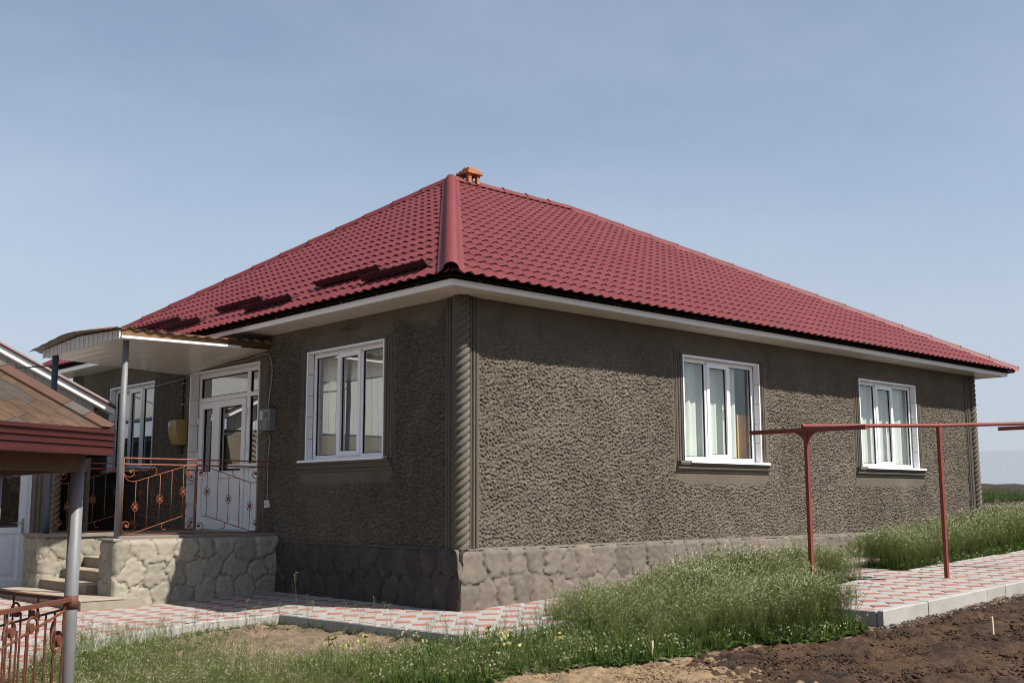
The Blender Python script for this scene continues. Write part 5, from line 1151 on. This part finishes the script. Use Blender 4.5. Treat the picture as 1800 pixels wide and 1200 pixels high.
# tall weeds between path and wall and beyond the far corner
x, y = sample(9000, 6.75, 14.2, -2.08, -.12, lambda x, y: (y < np.where(x < 8.2, -1.22, -.10)) & (r.random(len(x)) < np.where(y > -1.2, .45, 1)))
k = r.permutation(len(x))[:3600]; x, y = x[k], y[k]
hg = np.clip(.95 + .05 * (x - 8), .85, 1.25) * r.uniform(.75, 1.15, len(x)) * (1 + .15 * noise2(x, y, 2.1)) * np.where(y > -.9, .72, 1)
scatter('tall_weeds', TW_, np.stack([x, y, zland(x, y) + .08], 1), hg, GM, 4)
x, y = sample(5200, 13.8, 28.4, -6.0, 9.0, lambda x, y: (y > -2.4 - 0 * x) | (x > 14.5)); hg = np.clip(.85 - .045 * (x - 14), .25, .85) * r.uniform(.75, 1.15, len(x))
scatter('tall_weeds', TW_, np.stack([x, y, zland(x, y)], 1), hg, GM, 5)
# green broad-leaved plants growing behind the concrete strip
x, y = sample(2600, 35.0, 42.5, -4, 20, lambda x, y: x > 0); scatter('field_greens', [rosette() for _ in range(5)], np.stack([x, y, zland(x, y) - .05], 1), r.uniform(1.6, 3.2, len(x)), [M['leaf'], M['leaf'], M['leaf']], 6)
# low leafy cover under the tall weeds and along the border of the dug soil
GT = [grass_tuft() for _ in range(8)]; RO = [rosette() for _ in range(8)]
x, y = sample(16000, -3.4, 5.6, -4.4, -1.2, lambda x, y: (y > soil_edge(x) - .02) & ~blocked(x, y) & (y < np.where(x < .1, -1.62, -1.22)) & (r.random(len(x)) < np.clip(.5 + .2 * (x + 1), .3, 1)))
k = r.permutation(len(x))[:5200]; x, y = x[k], y[k]
scatter('leafy_undergrowth', GT + RO, np.stack([x, y, zland(x, y)], 1), r.uniform(.7, 1.7, len(x)), GM, 7)
x, y = sample(5000, 6.8, 14.0, -2.1, -.2, lambda x, y: (y < np.where(x < 8.2, -1.25, -.12))); k = r.permutation(len(x))[:2200]; x, y = x[k], y[k]
scatter('leafy_undergrowth', GT + RO, np.stack([x, y, zland(x, y) + .06], 1), r.uniform(.9, 2.0, len(x)), GM, 8)
# patchy lawn
def lawn_ok(x, y):
    court = (y > np.interp(x, [-9, -6.6, -4.6, -4.1, -2.45, -1.42, -1.2], [-6, -2.9, .33, .83, 1.58, 1.62, -1.72])) & (x < -1.2) | ((x >= -1.3) & (y > -1.72)); return ~court & (y > soil_edge(x))
bare = lambda x, y: np.exp(-(((x + 2.2) / 1.05) ** 2 + ((y + .15) / 1.15) ** 2)) + .8 * np.exp(-(((x + 3.0) / .6) ** 2 + ((y + 1.3) / .7) ** 2))
x, y = sample(60000, -7.5, .2, -5.2, 1.7, lambda x, y: lawn_ok(x, y) & (r.random(len(x)) < np.clip(.80 - 1.9 * bare(x, y) + .55 * noise2(x, y, 3.1, .5), .03, 1)))
k = r.permutation(len(x))[:8200]; x, y = x[k], y[k]; nearp = np.clip(1.0 - .5 * bare(x, y), .4, 1)
scatter('lawn_grass', GT + RO + RO + RO, np.stack([x, y, zland(x, y) - .004], 1), r.uniform(.20, .58, len(x)) * nearp, [M['lawn'], M['lawn'], M['flower']], 9, tilt=.15)
x, y = sample(9000, -7.0, -.9, -3.6, 1.5, lambda x, y: lawn_ok(x, y) & (r.random(len(x)) < np.clip(.26 - .6 * bare(x, y) + .25 * noise2(x, y, 2.2, 2.0) + .35 * (x < -3.3) + .25 * (y < -2.2), .0, 1)))
k = r.permutation(len(x))[:2900]; x, y = x[k], y[k]
scatter('flowering_weeds', TW_, np.stack([x, y, zland(x, y)], 1), r.uniform(.22, .50, len(x)) * np.where(x < -3.3, 1.15, 1), GM, 10)
# rough tufts hugging the kerbs
ex = []
for (a, b) in (((-1.48, 1.6), (-1.30, -1.72)), ((-4.5, .3), (-2.5, 1.5)), ((-2.5, 1.5), (-1.5, 1.6)), ((-1.2, -1.78), (.1, -1.75)), ((-6.7, -3.1), (-4.65, .3))):
    n = int(math.hypot(b[0] - a[0], b[1] - a[1]) * 75); t = r.random(n); ex.append(np.stack([a[0] + (b[0] - a[0]) * t + r.normal(0, .05, n), a[1] + (b[1] - a[1]) * t - np.abs(r.normal(0, .07, n)), 0 * t], 1))
ex = np.concatenate(ex); ex = ex[lawn_ok(ex[:, 0], ex[:, 1])]; ex[:, 2] = zland(ex[:, 0], ex[:, 1]); scatter('kerb_grass', GT + GT + RO + RO + TW_[:3], ex, r.uniform(.25, .62, len(ex)) * np.where(ex[:, 0] < -3.2, 1.2, 1), [M['stem'], M['lawn'], M['flower']], 11)
dn_ = np.array([(-2.05, -1.75), (-2.5, -1.62), (-2.62, -1.40), (-1.05, -1.95), (-1.5, -2.3), (-3.0, -1.9), (-1.75, -2.75), (-.1, -2.05), (.25, -1.85), (.35, -1.8), (4.75, -1.95), (4.6, -2.0), (4.85, -1.7), (-1.2, -2.9), (-2.7, .9)])
scatter('yellow_flowers', [dandelion() for _ in range(4)], np.stack([dn_[:, 0], dn_[:, 1], zland(dn_[:, 0], dn_[:, 1])], 1), r.uniform(.9, 1.7, len(dn_)), [M['stem'], M['leaf'], M['yellow']], 12)
# single tall stalks by the plinth, each a thing one could pick
for (px_, py_, h_, lab) in ((-1.05, 1.35, .62, 'tallest lone weed stalk rising in front of the shaded plinth'), (-1.36, .62, .42, 'lone weed stalk in front of the middle of the shaded plinth'), (-1.32, -.62, .45, 'lone weed stalk nearest the house corner by the paving kerb')):
    Q, mi = TW_[int(h_ * 100) % 12]; V = Q.reshape(-1, 3) * (h_ / .6) * np.array((.6, .6, 1)) + np.array((px_ - .35, py_, float(zland(px_, py_)))); tag(link('weed_stalk', raw_mesh('weed_stalk', V, np.arange(len(V)).reshape(-1, 4), GM, mi)), lab, 'weed', 'lone weed stalks by the shaded plinth')

# ------------------------------------------------------------------ clods, crumbs and pebbles on the dug soil
def lump(seed):
    bm = bmesh.new(); bmesh.ops.create_icosphere(bm, subdivisions=1, radius=1); rr = random.Random(seed)
    for v in bm.verts: v.co *= rr.uniform(.55, 1.15); v.co.z *= .7
    V = np.array([v.co[:] for v in bm.verts], np.float32); F = np.array([[v.index for v in f.verts] for f in bm.faces]); bm.free(); return V, F
LU = [lump(i) for i in range(7)]
def lumps(name, pos, size, m, seed):
    rr = np.random.default_rng(seed); Vs, Fs, base = [], [], 0
    for p, s_ in zip(pos, size):
        V, F = LU[rr.integers(0, 7)]; a = rr.uniform(0, 6.28); c, sn = math.cos(a), math.sin(a); R = np.array(((c, -sn, 0), (sn, c, 0), (0, 0, 1))); sx = np.array((1, rr.uniform(.6, 1), rr.uniform(.6, 1)))
        Vs.append(((V * sx) @ R.T) * s_ + p); Fs.append(F + base); base += len(V)
    o = link(name, raw_mesh(name, np.concatenate(Vs), np.concatenate(Fs), m)); o['kind'] = 'stuff'
def soilpts(n, x0, x1, y0, y1, test): 
    x, y = sample(n, x0, x1, y0, y1, lambda x, y: (y < soil_edge(x) - .03) & test(x, y)); return np.stack([x, y, zland(x, y) - .008], 1)
drytest = lambda x, y: (x - 0.42 * (y + 4.2)) < (-.75 + .25 * noise2(x, y, 4.0))
P_ = soilpts(36000, -1.6, 8, -8.5, -3.8, lambda x, y: ~drytest(x, y) & (x < 8 - .5 * (y + 8.5)))[:17000]; lumps('soil_clods', P_, .007 + .017 * r.random(len(P_)) ** 2.2 + .032 * r.random(len(P_)) * (r.random(len(P_)) < .05), M['soil'], 1)
P_ = soilpts(40000, -2.6, 1.6, -5.6, -3.2, drytest)[:13000]; lumps('dry_soil_crumbs', P_, .007 + .017 * r.random(len(P_)) ** 2, M['soildry'], 2)
P_ = soilpts(1400, -1, 8, -8.5, -3.8, lambda x, y: x > -9)[:800]; lumps('pale_pebbles', P_[:800], .004 + .008 * r.random(len(P_)) ** 2, M['straw'], 3)
n = 900; t = r.random(n); px_ = 2.3 + 9 * t; py_ = -4.08 - np.abs(r.normal(0, .09, n)); lumps('mortar_rubble', np.stack([px_, py_, zland(px_, py_) + .005], 1), .008 + .02 * r.random(n) ** 2, M['joint'], 4)
mb = MB()
for k in range(500):
    x0, y0 = r.uniform(-2.2, 1.5), r.uniform(-6.2, -3.5)
    if y0 > soil_edge(x0) or not drytest(np.array([x0]), np.array([y0]))[0]: continue
    a = r.uniform(0, 6.28); L = r.uniform(.02, .07); z = float(zland(x0, y0)) + .015; d = Vector((math.cos(a), math.sin(a), r.normal(0, .15))) * L; sd = Vector((-math.sin(a), math.cos(a), .4)) * .0018; p = Vector((x0, y0, z))
    mb.add([tuple(p - sd), tuple(p + sd), tuple(p + d + sd), tuple(p + d - sd)], [(0, 1, 2, 3)])
o = mb.build('straw_bits', M['straw'], None, recalc=False); o['kind'] = 'stuff'
